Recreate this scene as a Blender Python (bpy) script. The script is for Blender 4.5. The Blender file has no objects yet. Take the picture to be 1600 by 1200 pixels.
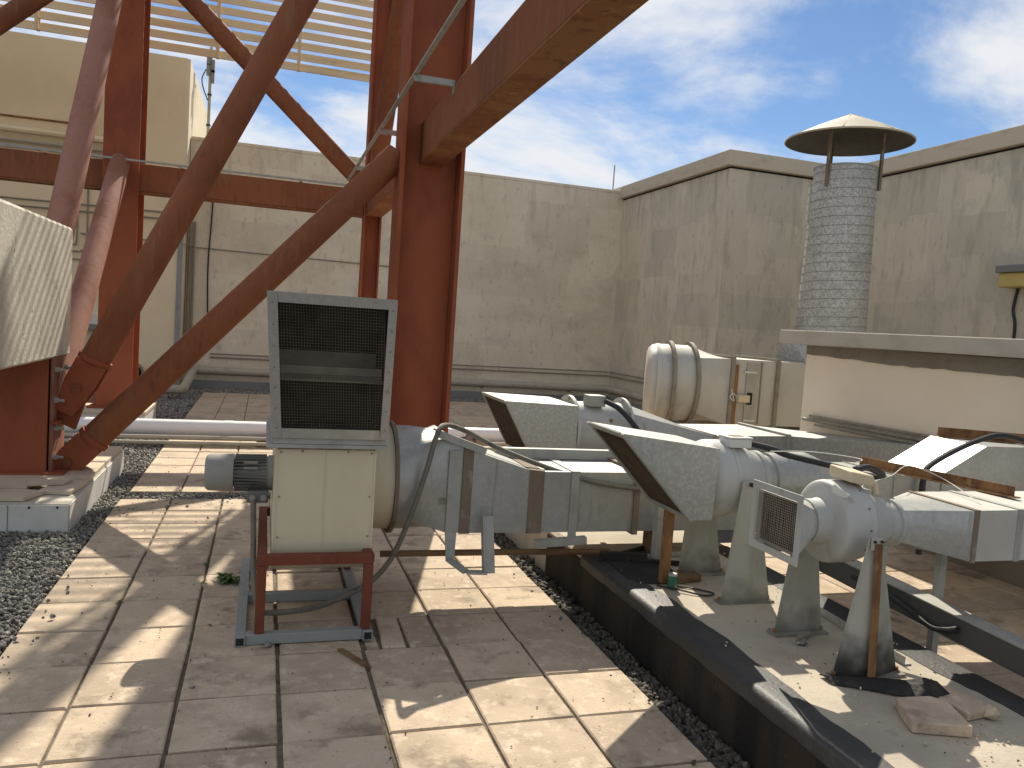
import bpy, bmesh, math, random
import numpy as np
from mathutils import Vector, Matrix
from math import sin, cos, radians, pi, sqrt, atan2
random.seed(7); rng = np.random.default_rng(7)
scene = bpy.context.scene
C = scene.collection

# ------------------------------------------------------------------ camera
F_PX, YAW, PITCH, ROLL, CAM_H = 1240.0, radians(17.478), radians(4.154), radians(3.921), 1.6
fw = Vector((sin(YAW)*cos(PITCH), cos(YAW)*cos(PITCH), -sin(PITCH)))
r0 = Vector((cos(YAW), -sin(YAW), 0)); u0 = r0.cross(fw)
rt = r0*cos(ROLL) + u0*sin(ROLL); up = -r0*sin(ROLL) + u0*cos(ROLL)
cd = bpy.data.cameras.new('camera'); cam = bpy.data.objects.new('camera', cd); C.objects.link(cam)
cd.sensor_width = 36.0; cd.lens = 36.0*F_PX/1600.0; cd.clip_start = 0.05; cd.clip_end = 500
Mx = Matrix((rt, up, -fw)).transposed().to_4x4(); Mx.translation = (0, 0, CAM_H)
cam.matrix_world = Mx; scene.camera = cam
CAM = Vector((0, 0, CAM_H))
def _ray(x, y): return fw*F_PX + rt*(x-800) + up*(600-y)
def atX(x, y, X): d = _ray(x, y); return CAM + d*((X-CAM.x)/d.x)
def atY(x, y, Y): d = _ray(x, y); return CAM + d*((Y-CAM.y)/d.y)
def atZ(x, y, Z): d = _ray(x, y); return CAM + d*((Z-CAM.z)/d.z)

# ------------------------------------------------------------------ light
SUN = Vector((0.31, 1.09, 1.0)).normalized()
sd = bpy.data.lights.new('sun', 'SUN'); sd.energy = 4.8; sd.angle = radians(0.53); sd.color = (1.0, 0.92, 0.78)
so = bpy.data.objects.new('sun', sd); C.objects.link(so)
so.rotation_euler = SUN.to_track_quat('Z', 'Y').to_euler(); so.location = (3, 10, 12)
w = bpy.data.worlds.new('World'); scene.world = w; w.use_nodes = True
nt = w.node_tree; nt.nodes.clear(); L = nt.links.new
out = nt.nodes.new('ShaderNodeOutputWorld')
sky = nt.nodes.new('ShaderNodeTexSky'); sky.sky_type = 'NISHITA'; sky.sun_disc = False
sky.sun_elevation = math.asin(SUN.z); sky.sun_rotation = atan2(SUN.x, SUN.y)
sky.air_density = 1.0; sky.dust_density = 0.1; sky.ozone_density = 6.0
bg1 = nt.nodes.new('ShaderNodeBackground'); bg1.inputs['Strength'].default_value = 0.068
L(sky.outputs[0], bg1.inputs['Color'])
bg2 = nt.nodes.new('ShaderNodeBackground'); bg2.inputs['Color'].default_value = (0.93, 0.945, 0.97, 1); bg2.inputs['Strength'].default_value = 0.64
tc = nt.nodes.new('ShaderNodeTexCoord'); sep = nt.nodes.new('ShaderNodeSeparateXYZ'); L(tc.outputs['Generated'], sep.inputs[0])
def wm(op, a, b=None):
    n = nt.nodes.new('ShaderNodeMath'); n.operation = op
    for i, v in enumerate((a, b)):
        if v is None: continue
        if isinstance(v, (int, float)): n.inputs[i].default_value = v
        else: L(v, n.inputs[i])
    return n.outputs[0]
den = wm('ADD', wm('MAXIMUM', sep.outputs['Z'], 0.0), 0.32)
comb = nt.nodes.new('ShaderNodeCombineXYZ'); L(wm('DIVIDE', sep.outputs['X'], den), comb.inputs[0]); L(wm('DIVIDE', sep.outputs['Y'], den), comb.inputs[1])
mp = nt.nodes.new('ShaderNodeMapping'); mp.inputs['Location'].default_value = (10.3, 15.7, 0); mp.inputs['Rotation'].default_value = (0, 0, radians(35)); mp.inputs['Scale'].default_value = (1.0, 1.45, 1)
L(comb.outputs[0], mp.inputs[0])
n1 = nt.nodes.new('ShaderNodeTexNoise'); n1.inputs['Scale'].default_value = 1.15; n1.inputs['Detail'].default_value = 10; n1.inputs['Roughness'].default_value = 0.60; n1.inputs['Distortion'].default_value = 0.25
L(mp.outputs[0], n1.inputs['Vector'])
rp = nt.nodes.new('ShaderNodeMapRange'); rp.interpolation_type = 'SMOOTHSTEP'; rp.inputs[1].default_value = 0.385; rp.inputs[2].default_value = 0.575; rp.inputs[3].default_value = 0.0; rp.inputs[4].default_value = 0.95
L(n1.outputs['Fac'], rp.inputs[0])
mxs = nt.nodes.new('ShaderNodeMixShader'); L(rp.outputs[0], mxs.inputs[0]); L(bg1.outputs[0], mxs.inputs[1]); L(bg2.outputs[0], mxs.inputs[2])
L(mxs.outputs[0], out.inputs['Surface'])
vs = scene.view_settings; vs.view_transform = 'Standard'; vs.look = 'None'; vs.gamma = 1.0; vs.exposure = 0.55; vs.use_curve_mapping = False
scene.render.engine = 'CYCLES'; scene.render.resolution_x = 1024; scene.render.resolution_y = 768

# ------------------------------------------------------------------ materials
def warm(c_): return (min(c_[0]*1.01, .9), c_[1], c_[2]*.96)
def mat(name, base, rough=0.8, metal=0.0, layers=(), bump=None, rand=0.0, spec=0.4):
    """layers: (kind, colour, scale-vector, lo, hi, strength); kind noise|vor|brick|wave"""
    m = bpy.data.materials.new(name); m.use_nodes = True; t = m.node_tree; lk = t.links.new
    b = t.nodes['Principled BSDF']; b.inputs['Roughness'].default_value = rough; b.inputs['Metallic'].default_value = metal
    b.inputs['Specular IOR Level'].default_value = spec
    co = t.nodes.new('ShaderNodeTexCoord').outputs['Object']
    rgb = t.nodes.new('ShaderNodeRGB'); rgb.outputs[0].default_value = (*warm(base), 1); cur = rgb.outputs[0]
    oi = t.nodes.new('ShaderNodeObjectInfo')
    if rand:
        off = t.nodes.new('ShaderNodeVectorMath'); off.operation = 'ADD'; lk(co, off.inputs[0])
        cx = t.nodes.new('ShaderNodeMath'); cx.operation = 'MULTIPLY'; lk(oi.outputs['Random'], cx.inputs[0]); cx.inputs[1].default_value = 60.0
        lk(cx.outputs[0], off.inputs[1]); co = off.outputs[0]
        mr = t.nodes.new('ShaderNodeMapRange'); lk(oi.outputs['Random'], mr.inputs[0]); mr.inputs[3].default_value = 1-rand; mr.inputs[4].default_value = 1+rand
        hs = t.nodes.new('ShaderNodeHueSaturation'); lk(mr.outputs[0], hs.inputs['Value']); lk(cur, hs.inputs['Color']); cur = hs.outputs[0]
    for i, (kind, col, sc, lo, hi, st) in enumerate(layers):
        mpn = t.nodes.new('ShaderNodeMapping'); lk(co, mpn.inputs[0]); mpn.inputs['Scale'].default_value = sc; mpn.inputs['Location'].default_value = (i*3.7, i*1.9, i*5.3)
        if kind == 'noise':
            n = t.nodes.new('ShaderNodeTexNoise'); n.inputs['Scale'].default_value = 1.0; n.inputs['Detail'].default_value = 6; n.inputs['Roughness'].default_value = 0.62; src = n.outputs['Fac']
        elif kind == 'vor':
            n = t.nodes.new('ShaderNodeTexVoronoi'); n.inputs['Scale'].default_value = 1.0; 
            sp = t.nodes.new('ShaderNodeSeparateColor'); lk(n.outputs['Color'], sp.inputs[0]); src = sp.outputs[0]
        elif kind == 'brick':      # rectangular repair patches in the plane of an upright wall
            sx_ = t.nodes.new('ShaderNodeSeparateXYZ'); nz = t.nodes.new('ShaderNodeTexNoise'); nz.inputs['Scale'].default_value = 3.0; lk(co, nz.inputs['Vector'])
            va = t.nodes.new('ShaderNodeVectorMath'); va.operation = 'MULTIPLY_ADD'; lk(nz.outputs['Color'], va.inputs[0]); va.inputs[1].default_value = (.14, .14, .14); lk(co, va.inputs[2]); lk(va.outputs[0], sx_.inputs[0])
            ad = t.nodes.new('ShaderNodeMath'); ad.operation = 'ADD'; lk(sx_.outputs['X'], ad.inputs[0]); lk(sx_.outputs['Y'], ad.inputs[1])
            cb = t.nodes.new('ShaderNodeCombineXYZ'); lk(ad.outputs[0], cb.inputs[0]); lk(sx_.outputs['Z'], cb.inputs[1])
            n = t.nodes.new('ShaderNodeTexBrick'); n.inputs['Scale'].default_value = 1.0; n.inputs['Brick Width'].default_value = sc[0]; n.inputs['Row Height'].default_value = sc[1]; n.inputs['Mortar Size'].default_value = 0
            n.inputs['Color1'].default_value = (0, 0, 0, 1); n.inputs['Color2'].default_value = (1, 1, 1, 1); n.offset = .37; n.squash = 1.0 + .3*(i % 2)
            sp = t.nodes.new('ShaderNodeSeparateColor'); lk(n.outputs['Color'], sp.inputs[0]); src = sp.outputs[0]
            mpn.inputs['Scale'].default_value = (1, 1, 1); lk(cb.outputs[0], mpn.inputs[0])
        elif kind == 'drip':       # streaks running down from the coping, fading with depth
            n = t.nodes.new('ShaderNodeTexNoise'); n.inputs['Scale'].default_value = 1.0; n.inputs['Detail'].default_value = 5; sz = t.nodes.new('ShaderNodeSeparateXYZ'); lk(co, sz.inputs[0])
            s1 = t.nodes.new('ShaderNodeMath'); s1.operation = 'SUBTRACT'; lk(sz.outputs['Z'], s1.inputs[0]); s1.inputs[1].default_value = 4.6
            ma = t.nodes.new('ShaderNodeMath'); ma.operation = 'MULTIPLY_ADD'; lk(s1.outputs[0], ma.inputs[0]); ma.inputs[1].default_value = .075; lk(n.outputs['Fac'], ma.inputs[2]); src = ma.outputs[0]
        elif kind == 'zlow':       # oily stain creeping up from the foot, ragged edge
            n = t.nodes.new('ShaderNodeTexNoise'); n.inputs['Scale'].default_value = 9.0; sz = t.nodes.new('ShaderNodeSeparateXYZ'); lk(co, sz.inputs[0])
            ma = t.nodes.new('ShaderNodeMath'); ma.operation = 'MULTIPLY_ADD'; lk(n.outputs['Fac'], ma.inputs[0]); ma.inputs[1].default_value = sc[0]; lk(sz.outputs['Z'], ma.inputs[2]); src = ma.outputs[0]
            mpn.inputs['Scale'].default_value = (1, 1, 1)
        elif kind == 'spot':
            n = t.nodes.new('ShaderNodeTexVoronoi'); n.inputs['Scale'].default_value = 1.0; src = n.outputs['Distance']
        lk(mpn.outputs[0], n.inputs['Vector'])
        mr = t.nodes.new('ShaderNodeMapRange'); mr.interpolation_type = 'SMOOTHSTEP'; lk(src, mr.inputs[0])
        mr.inputs[1].default_value = lo; mr.inputs[2].default_value = hi; mr.inputs[3].default_value = 0; mr.inputs[4].default_value = st
        mx = t.nodes.new('ShaderNodeMix'); mx.data_type = 'RGBA'; lk(mr.outputs[0], mx.inputs[0]); lk(cur, mx.inputs[6]); mx.inputs[7].default_value = (*warm(col), 1); cur = mx.outputs[2]
    lk(cur, b.inputs['Base Color'])
    if bump:
        sc, st = bump
        n = t.nodes.new('ShaderNodeTexNoise'); lk(co, n.inputs['Vector']); n.inputs['Scale'].default_value = sc; n.inputs['Detail'].default_value = 5
        bp = t.nodes.new('ShaderNodeBump'); bp.inputs['Strength'].default_value = st; bp.inputs['Distance'].default_value = 0.01
        lk(n.outputs['Fac'], bp.inputs['Height']); lk(bp.outputs[0], b.inputs['Normal'])
    return m
N = 'noise'
MT = {}
MT['paver'] = mat('paver', (.48, .385, .29), .9, 0, [(N, (.34, .27, .20), (3, 3, 3), .42, .66, .75), (N, (.60, .50, .39), (14, 14, 14), .5, .70, .75), (N, (.17, .135, .10), (4.0, 4.0, 4.0), .55, .72, .75), (N, (.30, .24, .18), (40, 40, 40), .6, .7, .45), ('spot', (.14, .11, .09), (26, 26, 26), .16, .05, .6)], (90, .35), .11)
MT['joint'] = mat('joint_sand', (.165, .135, .10), .95, 0, [(N, (.075, .06, .045), (30, 30, 30), .44, .66, .8), (N, (.19, .155, .12), (60, 60, 60), .6, .7, .6)], (120, .6))
MT['ground'] = mat('roof_ground', (.10, .095, .09), .95, 0, [(N, (.06, .058, .055), (20, 20, 20), .4, .7, .8)], (60, .5))
MT['gravel'] = mat('gravel', (.27, .258, .235), .9, 0, [(N, (.11, .105, .098), (55, 55, 55), .40, .52, .85), (N, (.56, .53, .47), (48, 48, 48), .54, .64, .85)], (150, .4))
MT['gravel_damp'] = mat('damp_dark_gravel', (.125, .112, .095), .9, 0, [(N, (.055, .05, .043), (45, 45, 45), .40, .55, .9), (N, (.25, .22, .185), (40, 40, 40), .58, .68, .8)], (150, .4))  # stones coloured darker to stand for the shade beside the platform
MT['wall'] = mat('stained_concrete', (.675, .615, .512), .92, 0, [
    (N, (.735, .695, .58), (.55, .55, .9), .42, .6, .8), ('brick', (.59, .53, .44), (1.5, 1.05, 0), .62, .64, .45), ('brick', (.76, .70, .60), (.8, .62, 0), .72, .74, .35), (N, (.49, .445, .365), (1.2, 1.2, 1.5), .50, .72, .55),
    (N, (.46, .41, .335), (6, 6, .4), .58, .80, .5), ('drip', (.44, .39, .31), (5, 5, .8), .50, .66, .45), (N, (.80, .74, .64), (3.6, 3.6, 3), .63, .67, .4), (N, (.42, .375, .305), (9, 9, 4), .57, .70, .5), (N, (.40, .35, .28), (18, 18, 8), .60, .70, .45), (N, (.54, .485, .40), (70, 70, 40), .58, .70, .4)], (35, .4))
MT['wall_dark'] = mat('stained_grey_concrete', (.565, .52, .437), .92, 0, [
    (N, (.645, .605, .495), (.7, .7, .5), .45, .6, .8), ('brick', (.47, .435, .37), (1.25, .95, 0), .58, .6, .5), ('brick', (.67, .60, .495), (.9, .7, 0), .72, .74, .4), (N, (.38, .345, .29), (6, 6, 1.2), .52, .70, .55), (N, (.40, .385, .33), (1.6, 1.6, 1.0), .55, .65, .5), ('drip', (.33, .30, .245), (5, 5, .9), .49, .66, .5), (N, (.70, .64, .54), (4, 4, 1.2), .62, .72, .4), (N, (.29, .265, .22), (16, 16, 5), .58, .69, .5), (N, (.41, .375, .31), (70, 70, 40), .58, .70, .4)], (35, .4))
MT['coping'] = mat('coping_render', (.52, .465, .375), .9, 0, [(N, (.36, .32, .26), (3, 3, 8), .5, .7, .6)], (30, .3))
MT['cream'] = mat('cream_render', (.74, .645, .475), .9, 0, [(N, (.66, .57, .41), (.7, .7, .5), .45, .65, .7), (N, (.54, .455, .325), (4, 4, .4), .62, .78, .45), (N, (.54, .455, .33), (12, 12, 3), .66, .76, .4)], (60, .2))
MT['skirt'] = mat('grey_skirting', (.27, .285, .30), .7, 0, [(N, (.17, .17, .17), (4, 4, 4), .5, .75, .6)])
MT['conc'] = mat('cast_concrete', (.56, .525, .45), .9, 0, [(N, (.42, .385, .32), (2, 2, 2), .45, .65, .7), (N, (.22, .2, .165), (9, 9, 3), .62, .74, .65), ('spot', (.1, .09, .08), (6, 6, 6), .1, .04, .8), (N, (.30, .26, .21), (5, 5, .9), .6, .76, .5)], (40, .5))
MT['platform'] = mat('platform_screed', (.44, .385, .31), .9, 0, [(N, (.33, .29, .235), (2.2, 2.2, 2.2), .42, .65, .8), (N, (.17, .15, .125), (6, 6, 6), .62, .76, .7)], (60, .35))
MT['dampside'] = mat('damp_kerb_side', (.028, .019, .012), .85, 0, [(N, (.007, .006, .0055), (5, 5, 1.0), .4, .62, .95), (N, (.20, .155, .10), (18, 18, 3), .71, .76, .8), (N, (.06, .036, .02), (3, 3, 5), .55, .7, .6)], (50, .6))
MT['bitumen'] = mat('bitumen_strip', (.026, .025, .025), .6, 0, [(N, (.06, .057, .054), (5, 5, 5), .48, .7, .7), (N, (.02, .02, .021), (30, 3, 8), .5, .7, .6)], (60, .3), spec=.6)
MT['red'] = mat('red_oxide_steel', (.295, .090, .045), .75, 0, [(N, (.205, .062, .036), (2.5, 2.5, 1.4), .42, .66, .75), (N, (.31, .12, .065), (14, 14, 3), .58, .74, .4), (N, (.135, .046, .027), (30, 30, 12), .62, .75, .45), (N, (.27, .14, .07), (5, 5, .7), .64, .78, .45)], (60, .15), spec=.15)
MT['redrust'] = mat('rusting_red_steel', (.245, .090, .046), .8, 0, [(N, (.165, .066, .040), (1.5, 1.5, 1.5), .42, .66, .75), (N, (.25, .135, .067), (16, 16, 2.5), .50, .74, .65), (N, (.11, .050, .031), (26, 26, 5), .56, .72, .6), (N, (.31, .19, .10), (34, 34, 6), .66, .74, .4)], (60, .25), spec=.15)
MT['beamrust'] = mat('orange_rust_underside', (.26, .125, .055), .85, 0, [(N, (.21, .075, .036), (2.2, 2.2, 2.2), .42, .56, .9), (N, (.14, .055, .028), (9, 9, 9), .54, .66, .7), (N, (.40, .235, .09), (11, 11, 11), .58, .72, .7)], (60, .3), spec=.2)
MT['stackgalv'] = mat('dull_blue_grey_galvanised', (.42, .42, .41), .48, .2, [('vor', (.56, .56, .545), (60, 60, 60), .45, .8, .8), ('vor', (.27, .275, .27), (50, 50, 50), .6, .8, .7), (N, (.27, .27, .255), (1.5, 1.5, 1.5), .48, .7, .6)], (40, .08))
MT['soot'] = mat('sooty_underside', (.13, .125, .11), .9, 0, [(N, (.08, .075, .065), (3, 3, 3), .45, .66, .7)])  # darker grey for the rain cap's underside
MT['flangegrey'] = mat('weathered_flange', (.26, .235, .19), .75, 0, [(N, (.17, .145, .11), (8, 8, 8), .48, .68, .7)])
MT['redfade'] = mat('faded_red_tube', (.33, .165, .125), .8, 0, [(N, (.235, .10, .068), (2, 2, 1), .42, .62, .85), (N, (.39, .23, .185), (26, 26, 26), .55, .7, .5), (N, (.19, .10, .055), (9, 9, 3), .60, .75, .6)], (60, .2), spec=.15)
MT['rust'] = mat('rust', (.26, .14, .058), .85, 0, [(N, (.12, .055, .025), (8, 8, 3), .44, .62, .85), (N, (.38, .25, .12), (20, 20, 9), .56, .70, .75)], (120, .5))
MT['rustband'] = mat('brown_sealant', (.20, .155, .115), .85, 0, [(N, (.33, .31, .28), (12, 12, 5), .55, .66, .8), (N, (.10, .065, .045), (9, 9, 4), .55, .72, .8)], (90, .4))
MT['galv'] = mat('galvanised_sheet', (.365, .37, .36), .40, .35, [(N, (.45, .445, .42), (40, 40, 40), .48, .58, .5), (N, (.28, .275, .255), (2.2, 2.2, .9), .46, .70, .65), (N, (.20, .17, .13), (14, 14, 1.6), .58, .72, .6), (N, (.52, .515, .49), (9, 9, 1.4), .60, .72, .5)], (5, .22))
MT['galvspang'] = mat('spangled_galvanised', (.355, .36, .35), .48, .3, [(N, (.46, .46, .435), (40, 40, 40), .48, .57, .7), (N, (.29, .287, .27), (36, 36, 36), .54, .64, .55), (N, (.28, .255, .21), (3, 3, 2), .52, .74, .55), (N, (.20, .17, .13), (12, 12, 1.5), .64, .76, .5)], (5, .15))
MT['galvbar'] = mat('galvanised_bar', (.36, .36, .335), .6, .1, [(N, (.27, .27, .25), (9, 9, 9), .45, .65, .7), (N, (.25, .2, .15), (12, 12, 4), .66, .76, .6)])
MT['ductwhite'] = mat('pale_duct_sheet', (.50, .488, .455), .6, .12, [(N, (.41, .395, .355), (2.5, 2.5, 1.8), .45, .66, .65), (N, (.30, .265, .21), (6, 6, 2), .62, .76, .5)], (30, .05))
MT['fanpaint'] = mat('grey_white_fan_paint', (.44, .445, .435), .5, .0, [(N, (.365, .365, .345), (4, 4, 4), .46, .66, .7), (N, (.30, .25, .185), (8, 8, 1.8), .58, .74, .65), (N, (.52, .515, .49), (16, 16, 3), .62, .72, .5)], (7, .1))
MT['legpaint'] = mat('pale_green_grey_paint', (.40, .39, .345), .6, .05, [(N, (.28, .28, .23), (5, 5, 2), .45, .66, .75), (N, (.20, .19, .155), (16, 16, 3), .56, .72, .5), ('zlow', (.12, .112, .09), (.35, 0, 0), .34, .12, .75)], (50, .05))
MT['legsoot'] = mat('oil_stained_leg_paint', (.40, .39, .345), .6, .05, [(N, (.28, .28, .23), (5, 5, 2), .45, .66, .75), ('zlow', (.02, .018, .015), (.30, 0, 0), .42, .16, .97)], (50, .05))
MT['beige'] = mat('beige_blower_paint', (.60, .545, .405), .5, 0, [(N, (.54, .485, .355), (3, 3, 1.2), .45, .65, .65), (N, (.44, .375, .26), (18, 18, 1.3), .62, .76, .5), (N, (.33, .22, .12), (16, 16, 5), .70, .77, .6)], (4, .12))
MT['cream_plastic'] = mat('cream_plastic', (.62, .53, .37), .55, 0, [(N, (.50, .42, .29), (9, 9, 9), .5, .7, .6)])
MT['pvc'] = mat('white_pvc', (.78, .77, .79), .42, 0, [(N, (.60, .57, .54), (5, 5, 9), .62, .76, .6)])
MT['pipegrey'] = mat('grey_painted_pipe', (.40, .37, .31), .7, 0, [(N, (.28, .25, .2), (4, 4, 4), .5, .7, .6)])
MT['conduit'] = mat('dull_conduit', (.27, .245, .20), .7, .1, [(N, (.16, .14, .11), (9, 9, 9), .5, .7, .6)])
MT['flex'] = mat('grey_flexible_conduit', (.17, .155, .13), .65, .1, [(N, (.08, .07, .06), (12, 12, 12), .5, .68, .8)])
MT['hose'] = mat('black_hose', (.025, .026, .028), .55, 0, [(N, (.07, .068, .065), (12, 12, 12), .6, .74, .6)])
MT['motor'] = mat('motor_grey', (.29, .285, .262), .6, .05, [(N, (.23, .225, .2), (8, 8, 8), .5, .7, .6)])
MT['motordark'] = mat('motor_dark', (.16, .16, .15), .6, .1, [(N, (.09, .085, .075), (10, 10, 10), .5, .7, .7)])
MT['frameblue'] = mat('blue_grey_frame', (.265, .28, .275), .65, .05, [(N, (.205, .215, .21), (8, 8, 8), .5, .7, .6), (N, (.2, .12, .07), (16, 16, 16), .7, .78, .6)])
MT['standred'] = mat('dark_red_primer', (.17, .050, .028), .7, 0, [(N, (.115, .036, .021), (5, 5, 3), .45, .66, .8), (N, (.23, .105, .055), (20, 20, 8), .62, .74, .6)], (60, .15), spec=.25)  # darker copy of the red, used on the blower stand
MT['frameblack'] = mat('tube_inside', (.02, .02, .02), .9)
MT['mesh'] = mat('mesh_wire', (.26, .22, .165), .7, .2, [(N, (.13, .10, .07), (9, 9, 9), .45, .65, .7)])
MT['grille'] = mat('grille_wire', (.42, .37, .31), .7, .1, [(N, (.20, .165, .13), (9, 9, 9), .45, .65, .7)])
MT['meshbrown'] = mat('dusty_brown_mesh', (.13, .092, .058), .85, 0, [(N, (.07, .05, .034), (9, 9, 9), .45, .65, .7)])
MT['inside'] = mat('soiled_duct_inside', (.05, .04, .028), .95, .0, [(N, (.022, .018, .014), (4, 4, 4), .4, .7, .8)])  # near-black puts the shade inside the hoods into the colour
MT['screenslat'] = mat('cream_louvre', (.70, .58, .385), .75, 0, [(N, (.48, .39, .25), (1.2, 6, 6), .5, .7, .6)])
MT['whitewall'] = mat('pale_render', (.80, .705, .585), .9, 0, [(N, (.74, .65, .53), (1.5, 1.5, 1.5), .42, .66, .7), (N, (.50, .405, .305), (1.2, 1.2, 2.5), .62, .76, .6), (N, (.32, .255, .19), (14, 1.4, 14), .70, .74, .6)], (40, .25))
MT['slab'] = mat('slab_render', (.46, .435, .38), .85, 0, [(N, (.37, .345, .295), (2.5, 2.5, 4), .45, .66, .7)], (40, .25))
MT['band'] = mat('bare_cement_band', (.23, .205, .165), .9, 0, [(N, (.17, .155, .125), (5, 5, 5), .45, .66, .7)], (40, .3))
MT['tile'] = mat('plinth_tile', (.56, .475, .37), .85, 0, [(N, (.44, .36, .275), (4, 4, 4), .46, .66, .7)], (70, .25), .06)
MT['pale'] = mat('pale_panel', (.62, .62, .60), .7, 0, [(N, (.5, .49, .46), (3, 3, 3), .48, .68, .6)])
MT['leaf'] = mat('weed_leaf', (.075, .13, .03), .7, 0, [(N, (.04, .075, .018), (30, 30, 30), .42, .62, .8)])
MT['litter'] = mat('dry_litter', (.07, .045, .028), .9, 0, [(N, (.14, .10, .06), (30, 30, 30), .5, .66, .8)])
MT['dirt'] = mat('black_burnt', (.018, .016, .015), .8, 0, [(N, (.05, .045, .04), (9, 9, 9), .5, .7, .7)], (40, .6))  # burnt matter; in the coping groove it is painted shadow
MT['green'] = mat('green_label_tin', (.03, .13, .075), .5, 0, [(N, (.25, .27, .24), (30, 30, 20), .55, .6, .8)])
MT['tin'] = mat('old_tin', (.27, .22, .20), .6, .3, [(N, (.13, .09, .07), (12, 12, 4), .48, .62, .9), (N, (.25, .22, .32), (8, 8, 3), .6, .7, .7)])
MT['wood'] = mat('weathered_timber', (.20, .125, .06), .85, 0, [(N, (.10, .055, .025), (3, 20, 20), .45, .65, .8)], (60, .4))
MT['steelgrey'] = mat('dark_galvanised_channel', (.095, .093, .087), .65, .1, [(N, (.06, .058, .054), (4, 4, 4), .45, .66, .8)], (40, .2))  # side coloured dark for its shade; the lit top stays pale
MT['lampglass'] = mat('yellowed_diffuser', (.52, .41, .15), .4, 0, [(N, (.4, .3, .1), (9, 9, 9), .5, .7, .5)])
MT['lampgrey'] = mat('lamp_housing', (.19, .195, .19), .6)
MT['cap'] = mat('cowl_paint', (.46, .42, .34), .75, 0, [(N, (.37, .33, .26), (3, 3, 3), .5, .7, .6)])
MT['sticker'] = mat('rating_label', (.62, .62, .60), .6, 0, [(N, (.22, .22, .22), (60, 9, 160), .56, .6, .8)])

# ------------------------------------------------------------------ geometry helpers
V = Vector
class MB:
    def __init__(s): s.v = []; s.f = []
    def add(s, vs_, fs_):
        o = len(s.v); s.v += [tuple(p) for p in vs_]; s.f += [tuple(i+o for i in q) for q in fs_]; return s
    def box(s, x0, x1, y0, y1, z0, z1):
        return s.add([(x0,y0,z0),(x1,y0,z0),(x1,y1,z0),(x0,y1,z0),(x0,y0,z1),(x1,y0,z1),(x1,y1,z1),(x0,y1,z1)],
                     [(3,2,1,0),(4,5,6,7),(0,1,5,4),(1,2,6,5),(2,3,7,6),(3,0,4,7)])
    def hexa(s, p):   # 8 corners, bottom 4 ccw then top 4
        return s.add(p, [(3,2,1,0),(4,5,6,7),(0,1,5,4),(1,2,6,5),(2,3,7,6),(3,0,4,7)])
    def bar(s, a, b, w_, h, roll=0.0, upv=(0,0,1)):   # rectangular bar from a to b
        a, b = V(a), V(b); d = (b-a).normalized(); u = V(upv)
        if abs(d.dot(u)) > .98: u = V((0,1,0))
        sx = d.cross(u).normalized(); uz = sx.cross(d).normalized()
        if roll: q = Matrix.Rotation(roll, 3, d); sx = q@sx; uz = q@uz
        sx *= w_/2; uz *= h/2
        return s.hexa([a-sx-uz, b-sx-uz, b+sx-uz, a+sx-uz, a-sx+uz, b-sx+uz, b+sx+uz, a+sx+uz])
    def loft(s, rings, caps=(True, True), closed=True):
        n = len(rings[0]); o = len(s.v); fs_ = []
        for r in rings: s.v += [tuple(p) for p in r]
        for k in range(len(rings)-1):
            for i in range(n if closed else n-1):
                j = (i+1) % n; fs_.append((o+k*n+i, o+k*n+j, o+(k+1)*n+j, o+(k+1)*n+i))
        if caps[0]: fs_.append(tuple(o+i for i in reversed(range(n))))
        if caps[1]: fs_.append(tuple(o+(len(rings)-1)*n+i for i in range(n)))
        s.f += fs_; return s
    def tube(s, pts, r, seg=10, caps=(True, True)):
        pts = [V(p) for p in pts]; rs = r if isinstance(r, (list, tuple)) else [r]*len(pts); rings = []; u = None
        for i, p in enumerate(pts):
            d = ((pts[i]-pts[i-1]).normalized() if i else V((0,0,0))) + ((pts[i+1]-pts[i]).normalized() if i < len(pts)-1 else V((0,0,0)))
            d.normalize()
            if u is None: u = d.orthogonal().normalized()
            u = (u - d*u.dot(d)).normalized(); v_ = d.cross(u)
            rings.append([p + (u*cos(t)+v_*sin(t))*rs[i] for t in [2*pi*k/seg for k in range(seg)]])
        return s.loft(rings, caps)
    def ring_x(s, x, y, z, r, seg=40, yaw=0.0):
        return [(x + r*cos(t)*math.tan(yaw), y + r*cos(t), z + r*sin(t)) for t in [2*pi*k/seg for k in range(seg)]]
    def lathe_x(s, y, z, prof, seg=40, caps=(True, True)):
        return s.loft([s.ring_x(x, y, z, r, seg) for x, r in prof], caps)
    def lathe_z(s, x, y, prof, seg=48, caps=(True, True)):
        return s.loft([[(x+r*cos(t), y+r*sin(t), z) for t in [2*pi*k/seg for k in range(seg)]] for z, r in prof], caps)
    def prism_x(s, prof, x0, x1):   # prof: list of (y,z)
        return s.loft([[(x0, y, z) for y, z in prof], [(x1, y, z) for y, z in prof]])
    def prism_y(s, prof, y0, y1):
        return s.loft([[(x, y0, z) for x, z in prof], [(x, y1, z) for x, z in prof]])
    def prism_z(s, prof, z0, z1):
        return s.loft([[(x, y, z0) for x, y in prof], [(x, y, z1) for x, y in prof]])
def smooth_path(pts, n=8):
    pts = [V(p) for p in pts]; P = [pts[0]*2-pts[1]] + pts + [pts[-1]*2-pts[-2]]; o = []
    for i in range(1, len(P)-2):
        for k in range(n):
            t = k/n; a, b, c_, d = P[i-1], P[i], P[i+1], P[i+2]
            o.append(0.5*((2*b)+(c_-a)*t+(2*a-5*b+4*c_-d)*t*t+(3*b-a-3*c_+d)*t**3))
    return o + [pts[-1]]
ORIG = {}
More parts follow.
